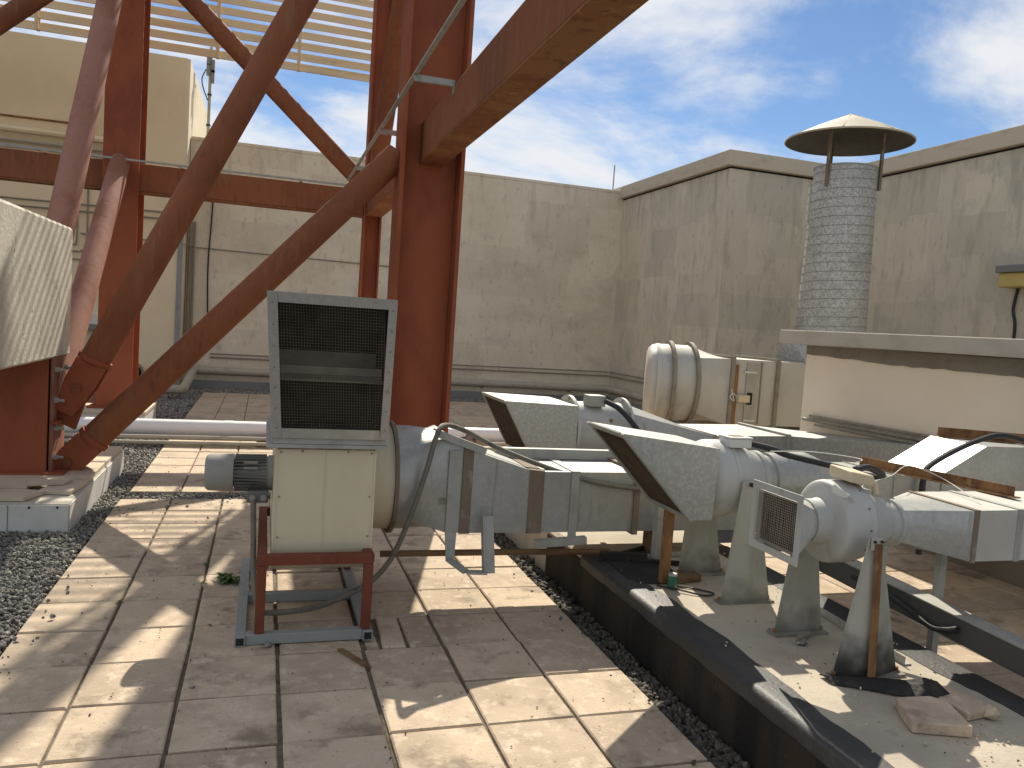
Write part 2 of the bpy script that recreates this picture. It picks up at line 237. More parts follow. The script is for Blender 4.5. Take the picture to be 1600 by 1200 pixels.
def build(name, mb, material, parent=None, smooth=False, bevel=0.0, label=None, cat=None, group=None, kind=None, base=None):
    if parent is not None: o0 = ORIG[parent.name]
    elif base is not None: o0 = V(base)
    else:
        a = np.array(mb.v); o0 = V(((a[:,0].min()+a[:,0].max())/2, (a[:,1].min()+a[:,1].max())/2, a[:,2].min()))
    me = bpy.data.meshes.new(name)
    me.from_pydata([(p[0]-o0.x, p[1]-o0.y, p[2]-o0.z) for p in mb.v], [], mb.f)
    bm = bmesh.new(); bm.from_mesh(me); bmesh.ops.recalc_face_normals(bm, faces=bm.faces); bm.to_mesh(me); bm.free()
    if smooth:
        me.polygons.foreach_set('use_smooth', [True]*len(me.polygons)); me.set_sharp_from_angle(angle=radians(38))
    me.materials.append(MT[material]); me.update()
    ob = bpy.data.objects.new(name, me); C.objects.link(ob)
    if parent is not None: ob.parent = parent
    else: ob.location = o0
    ORIG[ob.name] = o0
    if bevel:
        bv = ob.modifiers.new('edge', 'BEVEL'); bv.width = bevel; bv.segments = 2; bv.limit_method = 'ANGLE'; bv.angle_limit = radians(40)
    tag(ob, label, cat, group, kind); return ob
def tag(o, label=None, cat=None, group=None, kind=None):
    for k, v_ in (('label', label), ('category', cat), ('group', group), ('kind', kind)):
        if v_: o[k] = v_
def thing(name, loc, label, cat, group=None):
    o = bpy.data.objects.new(name, None); C.objects.link(o); o.location = loc; o.empty_display_size = .1
    ORIG[o.name] = V(loc); tag(o, label, cat, group); return o

# ------------------------------------------------------------------ floor
g = 60.0
floor = build('roof_floor', MB().add([(-g,-g,-.06),(g,-g,-.06),(g,g,-.06),(-g,g,-.06)], [(0,1,2,3)]), 'ground', base=(0,0,0), kind='structure')
def paver_mesh(sx, sy, h=.045, bv=.006):
    m = MB(); a, b = sx/2, sy/2
    lo = [(-a,-b,-h),(a,-b,-h),(a,b,-h),(-a,b,-h)]; mi = [(-a,-b,-bv),(a,-b,-bv),(a,b,-bv),(-a,b,-bv)]
    hi = [(-a+bv,-b+bv,0),(a-bv,-b+bv,0),(a-bv,b-bv,0),(-a+bv,b-bv,0)]
    m.loft([lo, mi, hi], (False, True)); me = bpy.data.meshes.new('paver')
    me.from_pydata(m.v, [], m.f); me.materials.append(MT['paver'])
    bm = bmesh.new(); bm.from_mesh(me); bmesh.ops.recalc_face_normals(bm, faces=bm.faces); bm.to_mesh(me); bm.free(); return me
pm = paver_mesh(.378, .387); pm2 = paver_mesh(.387, .388)
def paver(x, y, me, zj=.003, tilt=.004, rz=.006):
    o = bpy.data.objects.new('paver', me); C.objects.link(o); o.parent = floor
    o.location = (x+rng.uniform(-.002,.002), y+rng.uniform(-.002,.002), rng.uniform(-zj, zj))
    o.rotation_euler = (rng.uniform(-tilt,tilt), rng.uniform(-tilt,tilt), rng.uniform(-rz,rz)); return o
JX = [-1.06, -.667, -.276, .12, .52, .917, 1.31, 1.70]
broken = {(3, 5): 1}
for k in range(13):
    y = 1.943 + .4*k
    for i in range(7):
        if i == 4 and k == 5:     # the cracked paver beside the blower frame, in three pieces
            for (xa, xb, dz, rz) in ((.535, .60, -.012, .03), (.622, .735, .002, -.03), (.752, .905, -.002, 0)):
                o = paver((xa+xb)/2, y, paver_mesh(xb-xa, .385)); o.location.z = dz; o.rotation_euler.z = rz
            continue
        paver((JX[i]+JX[i+1])/2, y, pm)
FX0 = -1.03
for k in range(10):
    for i in range(8): paver(FX0 + .2 + .4*i, 7.4 + .4*k, pm2, .002, .003, .003)
for k in range(10):
    for i in range(6):
        paver(2.98 + .2 + .4*i, 1.6 + .4*k, pm2, .002, .003, .003)
fp = MB()
for k in range(21):
    for i in range(21):
        if k < 10 and i < 8: continue
        x, y = FX0+.2+.4*i, 7.4+.4*k; z = rng.uniform(-.002,.002)
        if x > 7.3: continue
        fp.box(x-.195, x+.195, y-.196, y+.196, -.045, z)
build('paver', fp, 'paver', floor, kind='stuff')
js = MB()
for (x0, x1, y0, y1) in ((-1.05, 1.69, 1.75, 6.735), (FX0+.01, 7.25, 7.21, 15.6), (2.99, 5.36, 1.41, 5.39)):
    js.box(x0, x1, y0, y1, -.055, -.015)
build('joint_sand', js, 'joint', floor)

# gravel: thousands of small stones in one object
def icosa():
    p = (1+5**.5)/2; v = np.array([(-1,p,0),(1,p,0),(-1,-p,0),(1,-p,0),(0,-1,p),(0,1,p),(0,-1,-p),(0,1,-p),(p,0,-1),(p,0,1),(-p,0,-1),(-p,0,1)], float); v /= np.linalg.norm(v[0])
    f = np.array([(0,11,5),(0,5,1),(0,1,7),(0,7,10),(0,10,11),(1,5,9),(5,11,4),(11,10,2),(10,7,6),(7,1,8),(3,9,4),(3,4,2),(3,2,6),(3,6,8),(3,8,9),(4,9,5),(2,4,11),(6,2,10),(8,6,7),(9,8,1)]); return v, f
IV, IF = icosa()
def stones(zones, m_='gravel'):
    VV = []; n = 0
    for (x0, x1, y0, y1, dens, rm, zb) in zones:
        k = int((x1-x0)*(y1-y0)*dens)
        c_ = np.stack([rng.uniform(x0, x1, k), rng.uniform(y0, y1, k), zb + rng.uniform(-.022, .006, k)], 1)
        s = rng.uniform(.65, 1.45, (k, 1, 1))*rm*rng.uniform(.5, 1.35, (k, 1, 3))
        v = IV[None]*(1+rng.uniform(-.28, .28, (k, 12, 1)))*s
        q = rng.normal(size=(k, 4)); q /= np.linalg.norm(q, axis=1)[:, None]; a, b, c2, d = q.T
        R = np.stack([1-2*(c2*c2+d*d), 2*(b*c2-a*d), 2*(b*d+a*c2), 2*(b*c2+a*d), 1-2*(b*b+d*d), 2*(c2*d-a*b), 2*(b*d-a*c2), 2*(c2*d+a*b), 1-2*(b*b+c2*c2)], 1).reshape(-1, 3, 3)
        VV.append(np.einsum('kij,kvj->kvi', R, v) + c_[:, None]); n += k
    VV = np.concatenate(VV).reshape(-1, 3); FF = (IF[None] + (np.arange(n)*12)[:, None, None]).reshape(-1, 3)
    me = bpy.data.meshes.new('gravel'); me.vertices.add(len(VV)); me.vertices.foreach_set('co', VV.ravel().astype('f'))
    me.loops.add(FF.size); me.loops.foreach_set('vertex_index', FF.ravel().astype('i')); me.polygons.add(len(FF))
    me.polygons.foreach_set('loop_start', (np.arange(len(FF))*3).astype('i')); me.update(calc_edges=True); me.materials.append(MT[m_])
    o = bpy.data.objects.new('gravel', me); C.objects.link(o); return o
gr = stones([(-1.95, -1.065, 2.6, 5.99, 4600, .0105, -.012), (-1.21, -1.065, 5.99, 6.75, 4200, .011, -.012), (-1.21, 1.86, 6.76, 7.19, 3400, .0115, -.014), (-1.215, -1.03, 7.2, 8.2, 3200, .0115, -.012),
             (-1.9, -1.035, 8.2, 11.5, 1800, .0145, -.012), (-2.6, -1.035, 11.5, 15.9, 700, .022, -.015), (-2.6, 7.4, 15.6, 16.4, 520, .026, -.015), (-1.06, -.93, 2.6, 6.7, 70, .009, .016), (-1.0, 1.4, 6.55, 6.74, 60, .009, .016), (-1.06, .9, 7.2, 7.45, 40, .009, .016)])
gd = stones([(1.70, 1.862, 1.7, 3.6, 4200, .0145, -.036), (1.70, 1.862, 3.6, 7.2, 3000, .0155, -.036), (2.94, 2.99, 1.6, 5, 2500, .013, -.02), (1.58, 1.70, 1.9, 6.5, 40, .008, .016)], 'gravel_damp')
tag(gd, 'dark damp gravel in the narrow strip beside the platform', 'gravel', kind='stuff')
tag(gr, 'loose grey crushed gravel filling the strips around the pavers', 'gravel', kind='stuff')

# ------------------------------------------------------------------ walls and buildings
t = thing('back_wall', (3, 16.6, 0), 'tall grey-beige stained concrete wall behind the steel frame', 'wall')
build('wall', MB().box(-1.49, 7.5, 16.5, 16.85, -.06, 4.70), 'wall', t)
build('coping', MB().box(-1.49, 7.5, 16.492, 16.86, 4.702, 4.77), 'wall', t, bevel=.01)
build('skirting', MB().box(-1.42, 7.49, 16.46, 16.497, -.05, .15), 'skirt', t)
t = thing('concrete_building', (10, 14, 0), 'grey streaky concrete building with stepped corner behind the spiral stack', 'building')
build('wall', MB().prism_z([(7.5, 12.2), (9.95, 12.2), (9.95, -2), (14, -2), (14, 20), (7.5, 20)], -.06, 4.56), 'wall_dark', t)
build('coping', MB().prism_z([(7.42, 12.12), (9.87, 12.12), (9.87, -2), (14, -2), (14, 20), (7.42, 20)], 4.60, 4.86), 'coping', t, bevel=.012)
build('drip_groove', MB().prism_z([(7.53, 12.23), (9.98, 12.23), (9.98, -2), (14, -2), (14, 20), (7.53, 20)], 4.50, 4.6), 'dirt', t)  # near-black colour stands in for the shadow in the groove
build('skirting', MB().box(7.46, 7.498, 12.2, 16.45, -.05, .15), 'skirt', t)
t = thing('cream_building', (-6, 16, 0), 'cream rendered building rising above the wall at the left', 'building')
build('wall', MB().prism_z([(-14, 15.95), (-1.56, 15.95), (-1.50, 16.0), (-1.50, 20.3), (-14, 20.3)], -.06, 6.03), 'cream', t)
for i, (x, z0, z1) in enumerate(((-2.35, 0.12, 2.55), (-2.33, 2.6, 4.5))):
    build('render_joint', MB().box(x-.012, x+.012, 15.938, 15.952, z0, z1), 'conduit', t)
build('base_band', MB().box(-14, -1.505, 15.92, 15.948, -.05, .16), 'skirt', t)
build('vertical_edge_strip', MB().box(-1.60, -1.505, 15.925, 15.947, .2, 3.2), 'skirt', t)
t = thing('plant_room', (7, 5.2, 0), 'low pale rendered plant room with thick overhanging roof slab', 'building')
build('wall', MB().box(5.2, 9.9, 2.6, 6.74, -.06, 1.615), 'whitewall', t)
bd = MB(); ys = np.linspace(2.6, 6.74, 40); zz = [1.515 + .007*math.sin(3.1*y)+rng.uniform(-.006, .006) - .03*(6.74-y)/2 for y in ys]
bd.loft([[(5.192, y, z), (5.192, y, 1.6145), (5.199, y, 1.6145), (5.199, y, z)] for y, z in zip(ys, zz)])
build('cement_band', bd, 'band', t)
build('cement_band', MB().box(5.2, 9.9, 6.741, 6.75, 1.49, 1.612), 'band', t)
bd = MB(); zz = [.30 + .03*math.sin(2.3*y)+rng.uniform(-.012, .012) for y in ys]
bd.loft([[(5.192, y, -.05), (5.192, y, z), (5.199, y, z), (5.199, y, -.05)] for y, z in zip(ys, zz)])
build('base_band', bd, 'band', t)
build('roof_slab', MB().box(5.07, 9.8, 2.3, 7.03, 1.62, 1.755), 'slab', t, bevel=.008)

# ------------------------------------------------------------------ long kerbed platform
t = thing('concrete_platform', (2.4, 4, 0), 'long low concrete platform with damp black side carrying the fans', 'platform')
build('slab', MB().prism_y([(1.872, -.06), (2.93, -.06), (2.93, .255), (2.915, .272), (1.90, .272), (1.872, .25)], .8, 7.3), 'platform', t)
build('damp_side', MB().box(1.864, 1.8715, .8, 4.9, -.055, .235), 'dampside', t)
def strip(x_edge, sgn, y0, y1, wid, name):
    ys_ = np.arange(y0, y1+.01, .05); rings = []
    for y in ys_:
        wv = wid + .02*math.sin(2.1*y+1) + .006*math.sin(13*y) + rng.uniform(-.006, .006); dp = .045 + rng.uniform(-.004, .004); th = .003+.001*math.sin(9*y)
        pr = [(-.0125, .25-dp), (-.0135, .250), (-.009, .262), (.006, .2735), (.022, .2755+th*.3), (wv*.6, .2755+th*.3), (wv, .2745), (wv, .2725), (.027, .2725), (-.010, .248), (-.011, .25-dp)]
        rings.append([(x_edge + sgn*a, y, b) for a, b in pr])
    build(name, MB().loft(rings), 'bitumen', t, smooth=True)
strip(1.872, 1, .9, 4.3, .135, 'bitumen_strip')
strip(2.93, -1, 1.0, 4.4, .17, 'bitumen_strip')

# ------------------------------------------------------------------ red steel frame
sf = thing('red_steelwork', (0, 9, 0), 'rusty red steel frame of columns, beams and tube braces', 'steelwork')
def hcol(x0, x1, y0, y1, z0, z1, tf, tw, face, name='column', m='red'):
    mb = MB()
    if face == 'Y':
        cx = (x0+x1)/2; mb.box(x0, x1, y0, y0+tf, z0, z1); mb.box(x0, x1, y1-tf, y1, z0, z1); mb.box(cx-tw/2, cx+tw/2, y0+tf+.0005, y1-tf-.0005, z0, z1)
    else:
        cy = (y0+y1)/2; mb.box(x0, x0+tf, y0, y1, z0, z1); mb.box(x1-tf, x1, y0, y1, z0, z1); mb.box(x0+tf+.0005, x1-tf-.0005, cy-tw/2, cy+tw/2, z0, z1)
    return build(name, mb, m, sf, bevel=.004)
colA = hcol(-1.99, -1.57, 6.84, 7.34, .215, 1.4, .028, .02, 'Y')
colB = hcol(-1.965, -1.56, 10.85, 11.37, .24, 9.2, .028, .02, 'Y')
colC = hcol(1.045, 1.605, 6.90, 7.28, -.05, 9.2, .035, .022, 'X')
colD = hcol(1.205, 1.445, 10.96, 11.2, -.05, 9.2, .022, .016, 'X')
def beam(x0, x1, y0, y1, z0, z1):
    b_ = build('beam', MB().box(x0, x1, y0, y1, z0, z1), 'redrust', sf, bevel=.012)
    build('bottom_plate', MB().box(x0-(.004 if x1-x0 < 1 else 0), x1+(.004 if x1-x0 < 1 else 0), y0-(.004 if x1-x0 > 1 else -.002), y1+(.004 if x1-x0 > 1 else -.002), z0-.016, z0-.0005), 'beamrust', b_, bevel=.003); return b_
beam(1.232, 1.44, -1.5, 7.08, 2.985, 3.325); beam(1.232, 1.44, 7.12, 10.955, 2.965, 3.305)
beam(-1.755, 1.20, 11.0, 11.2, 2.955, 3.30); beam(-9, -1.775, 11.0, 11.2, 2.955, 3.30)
RB = .115
def brace(a, b, m='redrust', r=RB):
    a, b = V(a), V(b)
    return build('brace', MB().tube([a, b], r, 28), m, sf, smooth=True)
def clevis(br, p, d, side):      # collar, tapered fork and pin at the foot of a brace
    p, d = V(p), V(d).normalized(); sx = V(side).normalized(); n = d.cross(sx).normalized()
    build('collar', MB().tube([p-d*.012, p+d*.03], RB*1.13, 28), 'red', br, smooth=True)
    q0, q1 = p-d*.014, p-d*.46
    mb = MB()
    for s_ in (-1, 1):
        mb.loft([[c0+sx*(s_*o1)+n*w0 for o1, w0 in ((.10,-k),(.078,-k),(.078,k),(.10,k))] for c0, k in ((q0, .115), (p-d*.2, .115), (q1, .075))])
    mb.loft([[c0+sx*a_+n*b_ for a_, b_ in ((-.075,-.1),(.075,-.1),(.075,.1),(-.075,.1))] for c0 in (p-d*.02, p-d*.13)])
    build('fork', mb, 'red', br, bevel=.004)
    build('pin', MB().tube([p-d*.24-sx*.125, p-d*.24+sx*.125], .035, 16), 'redrust', br, smooth=True)
    lug = MB(); lug.loft([[c0+sx*a_+n*b_ for a_, b_ in ((-.03,-k),(.03,-k),(.03,k),(-.03,k))] for c0, k in ((p-d*.15, .07), (p-d*.36, .1), (p-d*.56, .13))])
    build('lug', lug, 'red', br, bevel=.004)
PY = 7.1
d2 = V((2.39, 0, 2.63)).normalized(); b2a = V((-1.36, PY, .38))
br2 = brace(b2a + d2*.12, V((1.045, PY, 3.025)), 'redrust'); clevis(br2, b2a + d2*.10, d2, (0, 1, 0))
d1 = V((1.425, 0, 2.99)).normalized(); b1a = V((-1.33, PY, 1.03))
br1 = brace(b1a + d1*.09, V((1.045, PY, 6.02)), 'redrust'); clevis(br1, b1a + d1*.07, d1, (0, 1, 0))
# braces from the short post back to the rear left column
y2a, y2b = V((-1.70, 7.42, .52)), V((-1.77, 10.85, 3.27)); br3 = brace(y2a, y2b, 'redfade')
y1a, y1b = V((-1.72, 7.30, 1.52)), V((-1.70, 10.9, 6.68)); br4 = brace(y1a, y1b, 'redfade')
brace((1.205, 11.1, 3.36), (-1.56, 11.1, 5.83), 'redrust'); brace((1.33, 11.0, 3.30), (1.34, 7.29, 7.75), 'redrust')
pa, pb = atY(40, 8, 11.1), atY(-60, 74, 11.1); dd = (pa-pb).normalized(); brace(pb-dd*1.5, pa+dd*1.2, 'redrust')
# end plates and bolts on the short post
ep = build('end_plate', MB().box(-1.568, -1.545, 6.90, 7.30, .22, 1.28), 'redfade', colA, bevel=.003)
build('stiffener', MB().box(-1.56, -1.5, 6.88, 7.32, .60, .62), 'red', colA)
for (y, z) in ((6.95, 1.02), (6.95, .78), (6.95, .56), (7.24, .60), (6.95, .33), (7.24, .34), (7.24, 1.02)):
    build('bolt', MB().tube([(-1.545, y, z), (-1.515, y, z)], .022, 6).tube([(-1.515, y, z), (-1.475, y, z)], .012, 8), 'galvbar', colA)
build('base_plate', MB().box(-2.05, -1.44, 6.80, 7.40, .215, .232), 'red', colA)
build('base_plate', MB().box(-2.05, -1.48, 10.78, 11.45, .245, .265), 'red', colB)
build('gusset', MB().box(-2.12, -1.99, 11.1, 11.12, .27, .62), 'redfade', colB)

t = thing('concrete_casing', (-1.85, 6.1, 1.1), 'chipped concrete casing at far left, striped with louvre shadows, on the short red post', 'concrete block')
n_ = 70; mb = MB(); yy = np.linspace(4.6, 7.37, n_); rings = []
for i, y in enumerate(yy):
    e = rng.uniform(-.004, .002); f_ = rng.uniform(-.002, .002)
    rings.append([(-2.2, y, 1.115), (-1.552, y, 1.115+f_*.4), (-1.538, y, 1.13+f_), (-1.538, y, 2.135+e), (-1.553, y, 2.155+e*.3), (-2.2, y, 2.165)])
build('casing', mb.loft(rings), 'conc', t)

# tiled plinths under the columns
t = thing('column_plinth', (-1.8, 7, 0), 'tiled plinth with pale side panel under the near red post', 'plinth')
build('core', MB().box(-2.6, -1.236, 6.012, 8.2, -.055, .178), 'conc', t)
build('side_panel', MB().box(-2.6, -1.232, 6.0, 6.011, -.05, .172), 'pale', t, bevel=.003)
build('side_panel', MB().box(-1.2355, -1.226, 6.014, 8.2, -.05, .172), 'pale', t, bevel=.003)
build('panel_joint', MB().box(-1.60, -1.594, 5.997, 6.0005, -.05, .172), 'conduit', t)
for x in (-1.47, -1.30):
    build('screw', MB().tube([(x, 5.995, .155), (x, 6.001, .155)], .008, 8), 'frameblack', t)
for i in range(4):
    for k in range(6):
        x0, y0 = -2.6+.34*i+.003, 6.0+.37*k+.003
        if k == 0 and i in (2, 3): continue
        if k == 1 and i == 3: continue
        build('tile', MB().box(x0, min(x0+.334, -1.228), y0, min(y0+.364, 8.2), .179, .2135+rng.uniform(0,.001)), 'tile', t, bevel=.002)
for (pts, z0, z1) in (([(-1.93,6.10),(-1.52,6.06),(-1.44,6.30),(-1.62,6.36),(-1.92,6.30)], .182, .207), ([(-1.49,6.30),(-1.28,6.26),(-1.235,6.62),(-1.40,6.70),(-1.46,6.5)], .182, .21), ([(-1.58,6.40),(-1.36,6.46),(-1.33,6.62),(-1.62,6.60)], .214, .236)):
    mb = MB().prism_z(pts, z0, z1); build('broken_tile', mb, 'tile', t, bevel=.003)
t = thing('column_plinth', (-1.8, 11.1, 0), 'small tiled plinth under the rear left column behind the white pipe', 'plinth')
build('core', MB().box(-2.3, -1.37, 10.6, 11.7, -.055, .205), 'pale', t, bevel=.006)
build('tile', MB().box(-2.31, -1.83, 10.58, 11.72, .206, .243), 'tile', t, bevel=.004); build('tile', MB().box(-1.826, -1.36, 10.58, 11.72, .206, .243), 'tile', t, bevel=.004)

# louvre screen
t = thing('louvre_screen', (-2, 12, 4.9), 'cream horizontal louvre screen high above the rear beam', 'louvre screen')
for k in range(18):
    z = 4.99 + .15*k
    hh = .088 if k else .10
    l_ = .17 if k else .175; cy_, sy_ = cos(radians(50))*l_, sin(radians(50))*l_
    mb = MB().prism_x([(11.965, z), (11.975, z-.006), (11.965+cy_*.5+.009, z+sy_*.5-.008), (11.965+cy_+.006, z+sy_-.004), (11.965+cy_, z+sy_), (11.965+cy_*.5, z+sy_*.5+.003)], -9, 1.64)
    build('slat', mb, 'screenslat', t)
for x in (-5.14, -4.06, -2.98, -1.89, -.79, .29, 1.37):
    build('mullion', MB().box(x-.022, x+.022, 12.040, 12.06, 5.0, 7.7), 'screenslat', t)
    build('clip', MB().box(x-.022, x+.022, 11.945, 11.960, 4.985, 7.6), 'screenslat', t)
for x in (-1.76, 1.325):
    for z in (5.7, 7.2): build('bracket_arm', MB().box(x-.03, x+.03, 11.2 if x > 0 else 11.37, 12.03, z, z+.05), 'screenslat', t)

# lightning conductor strips on stand-off brackets
t = thing('conductor_strip', (.95, 6, 3.3), 'thin galvanised strip on stand-off brackets beside the front beam', 'conductor strip')
build('strip', MB().box(.933, .967, -1.5, 10.75, 3.346, 3.358), 'galvbar', t)
for y in (1.9, 3.9, 5.80, 7.60, 9.6):
    build('bracket', MB().box(.94, 1.225, y-.012, y+.012, 3.300, 3.345).box(1.2255, 1.2315, y-.02, y+.02, 3.25, 3.345), 'galvbar', t)
t = thing('conductor_strip', (-1, 10.74, 3.3), 'thin galvanised strip along the rear beam between the columns', 'conductor strip')
z_ = atY(100, 239, 10.74).z
build('strip', MB().box(-6, .930, 10.735, 10.765, z_, z_+.022), 'galvbar', t)
for x in (-2.63, -1.1, .35):
    build('bracket', MB().bar((x, 10.75, z_-.002), (x+.02, 11.02, 3.305), .035, .006), 'galvbar', t)

# ------------------------------------------------------------------ pipes on floor and walls
t = thing('drain_pipe', (1, 9.8, .07), 'fat white plastic pipe crossing the floor behind the blower', 'pipe')
build('pipe', MB().tube([(-3.2, 9.8, .168), (7.0, 9.8, .168)], .1, 24), 'pvc', t, smooth=True)
for x in (-.35, .62, 1.6, 3.2): build('collar', MB().tube([(x-.05, 9.8, .168), (x+.05, 9.8, .168)], .1035, 24), 'pvc', t, smooth=True)
for x in (-2.2, .05, 2.4, 4.6): build('support_block', MB().box(x-.09, x+.09, 9.56, 9.92, .001, .066), 'wood', t, bevel=.004)
for i, (y, z, lab) in enumerate(((9.60, .092, 'upper thin grey pipe in front of the white pipe'), (9.48, .05, 'lower thin tan pipe nearest the pavers'))):
    b_ = build('service_pipe', MB().tube([(-3.2, y, z), (7.0, y, z)], .026 if i == 0 else .022, 12), 'pipegrey', smooth=True, label=lab, cat='pipe', group='thin pipes along the floor')
t = thing('wall_pipe', (0, 16.35, .3), 'long grey pipe along the foot of the rear wall', 'pipe')
build('pipe', MB().tube([(-3.2, 14.35, .16), (-1.30, 14.35, .16), (-1.27, 14.40, .17), (-1.27, 16.28, .34), (-1.24, 16.34, .345), (7.35, 16.34, .335), (7.39, 16.30, .335), (7.39, 12.4, .335)], .075, 16), 'pipegrey', t, smooth=True)
for x in (.5, 2.5, 4.5, 6.5): build('clamp', MB().box(x-.02, x+.02, 16.33, 16.5, .24, .27), 'conduit', t)
for (x, y) in ((-2.4, 14.35), (-1.55, 14.35)): build('stand', MB().box(x-.05, x+.05, y-.05, y+.05, .0, .085), 'conduit', t)
build('stand', MB().box(-1.33, -1.21, 14.5, 14.62, -.04, .10), 'galvbar', t)
CN = 'thin conduits fixed along the rear walls'
def conduit(pts, r, lab, m='conduit', grp=CN, name='wall_conduit'): return build(name, MB().tube(pts, r, 8), m, smooth=True, label=lab, cat='conduit', group=grp)
conduit([(-1.0, 16.47, .60), (7.46, 16.47, .63), (7.47, 16.4, .63), (7.47, 12.3, .63)], .016, 'lower thin dark conduit above the wall-foot pipe')
conduit([(-1.0, 16.47, .67), (7.40, 16.47, .72), (7.47, 16.4, .72), (7.47, 12.3, .72)], .012, 'upper of two thin conduits above the wall-foot pipe')
conduit([(-3.2, 15.925, 2.72), (-1.45, 15.925, 2.70), (-1.40, 16.47, 2.69), (2.45, 16.48, 2.65), (2.5, 16.495, 2.65)], .012, 'thin conduit crossing the rear wall at mid height')
conduit(smooth_path([(-1.05, 16.45, 4.6), (-1.06, 16.46, 3.5), (-1.10, 16.46, 2.4), (-1.07, 16.45, 1.4), (-1.02, 16.44, .75)], 5), .014, 'black cable hanging down the rear wall', 'hose', None, 'wall_cable')
for i, x in enumerate((-1.43, -1.36)):
    conduit([(x, 16.44, .36), (x, 16.44, 3.22-.05*i)], .03 if i == 0 else .022, ('wider grey upright duct in the corner beside the cream building', 'narrower grey upright duct right of the corner')[i], 'conduit', None)
conduit([(-8, 15.92, 3.20), (-1.49, 15.92, 3.24)], .015, 'upper of the paired conduits across the cream wall'); conduit([(-8, 15.92, 3.08), (-1.49, 15.92, 3.12)], .015, 'lower of the paired conduits across the cream wall')
conduit(smooth_path([(-3.10, 15.92, 3.6), (-3.10, 15.92, 2.55), (-3.18, 15.92, 2.42), (-3.5, 15.92, 2.40), (-6, 15.92, 2.40)], 4), .015, 'right bent conduit dropping behind the tube brace'); conduit(smooth_path([(-3.26, 15.92, 3.6), (-3.26, 15.92, 2.62), (-3.33, 15.92, 2.52), (-3.6, 15.92, 2.50), (-6, 15.92, 2.50)], 4), .015, 'left bent conduit dropping behind the tube brace')
conduit([(-6, 15.92, 2.26), (-2.6, 15.92, 2.26)], .013, 'lowest horizontal conduit on the cream wall')
for i, (z, r, lab) in enumerate(((4.40, .055, 'thick cream pipe high on the cream wall'), (4.22, .03, 'thin pipe under the thick cream pipe'), (4.13, .025, 'lowest of the three high pipes on the cream wall'))):
    conduit([(-9, 15.86, z), (-2.55, 15.86, z-.02)], r, lab, 'cream' if i == 0 else 'pipegrey', None, 'high_pipe')
conduit([(-9, 15.935, 4.60), (-3.0, 15.935, 4.62)], .018, 'brown cable line above the high pipes', 'rust', None)
t = thing('pipe_bracket', (-3.25, 15.85, 4.2), 'broken dark bracket stump above the high pipes', 'bracket')
build('stump', MB().bar((-3.17, 15.9, 4.42), (-3.12, 15.86, 4.86), .07, .05), 'wood', t); build('splinter', MB().bar((-3.2, 15.9, 4.66), (-3.32, 15.84, 4.80), .02, .02), 'wood', t)
build('clamp', MB().box(-3.27, -3.21, 15.78, 15.95, 4.10, 4.50), 'conduit', t)
t = thing('junction_box', (-2.55, 15.9, 4.1), 'pale junction box with dark mount beside the rear left column', 'junction box')
build('box', MB().box(-2.66, -2.44, 15.8, 15.945, 4.02, 4.20), 'cream_plastic', t, bevel=.006); build('mount', MB().box(-2.72, -2.38, 15.84, 15.94, 4.46, 4.50).box(-2.60, -2.5, 15.85, 15.93, 4.36, 4.47), 'frameblack', t)
t = thing('wall_light', (-3.1, 15.85, 1.1), 'grey rectangular bulkhead light low on the cream wall', 'wall light')
build('body', MB().box(-3.25, -2.85, 15.80, 15.946, 1.12, 1.30), 'pale', t, bevel=.01); build('visor', MB().box(-3.24, -2.86, 15.78, 15.94, 1.02, 1.115), 'lampgrey', t, bevel=.01)
t = thing('pipe_stub', (-2.25, 15.8, .15), 'open dark pipe end sticking out of the cream wall foot', 'pipe end')
build('sleeve', MB().tube([(-2.25, 15.95, .33), (-2.25, 15.72, .31)], .14, 20, (True, False)), 'conduit', t, smooth=True); build('bore', MB().tube([(-2.25, 15.94, .33), (-2.25, 15.73, .31)], .12, 20), 'frameblack', t)
t = thing('antenna_mast', (-1.27, 18, 3), 'slim antenna mast rising behind the rear wall', 'antenna')
build('mast', MB().tube([(-1.27, 17.5, 4.0), (-1.27, 17.5, 6.75)], .03, 10), 'galvbar', t, smooth=True)
for z in (6.3, 6.5): build('antenna_panel', MB().box(-1.34, -1.28, 17.42, 17.5, z-.12, z+.1).box(-1.25, -1.19, 17.45, 17.53, z-.25, z), 'lampgrey', t)
for z in (5.2, 5.8): build('cable_clip', MB().box(-1.31, -1.23, 17.46, 17.54, z, z+.03), 'frameblack', t)
build('cable_loop', MB().tube(smooth_path([(-1.35, 17.48, 6.3), (-1.42, 17.46, 6.1), (-1.38, 17.46, 5.9), (-1.3, 17.47, 5.7)], 4), .012, 6), 'hose', t)
build('lightning_rod', MB().tube([(7.30, 16.66, 4.79), (7.30, 16.66, 5.34)], .014, 8), 'conduit', label='thin upright rod on top of the rear wall corner', cat='rod')
t = thing('wall_lamp', (9.8, 8.5, 2.55), 'grey wall lamp with yellowed glass at the right edge', 'wall lamp')
build('housing', MB().box(9.66, 9.948, 8.2, 8.68, 2.80, 2.90), 'lampgrey', t, bevel=.01); build('diffuser', MB().box(9.70, 9.946, 8.23, 8.65, 2.60, 2.799), 'lampglass', t, bevel=.02)
build('cable', MB().tube(smooth_path([(9.93, 8.52, 2.6), (9.92, 8.55, 2.3), (9.93, 8.5, 2.0), (9.92, 8.53, 1.0), (9.92, 8.53, -.05)], 5), .02, 8), 'hose', t, smooth=True)

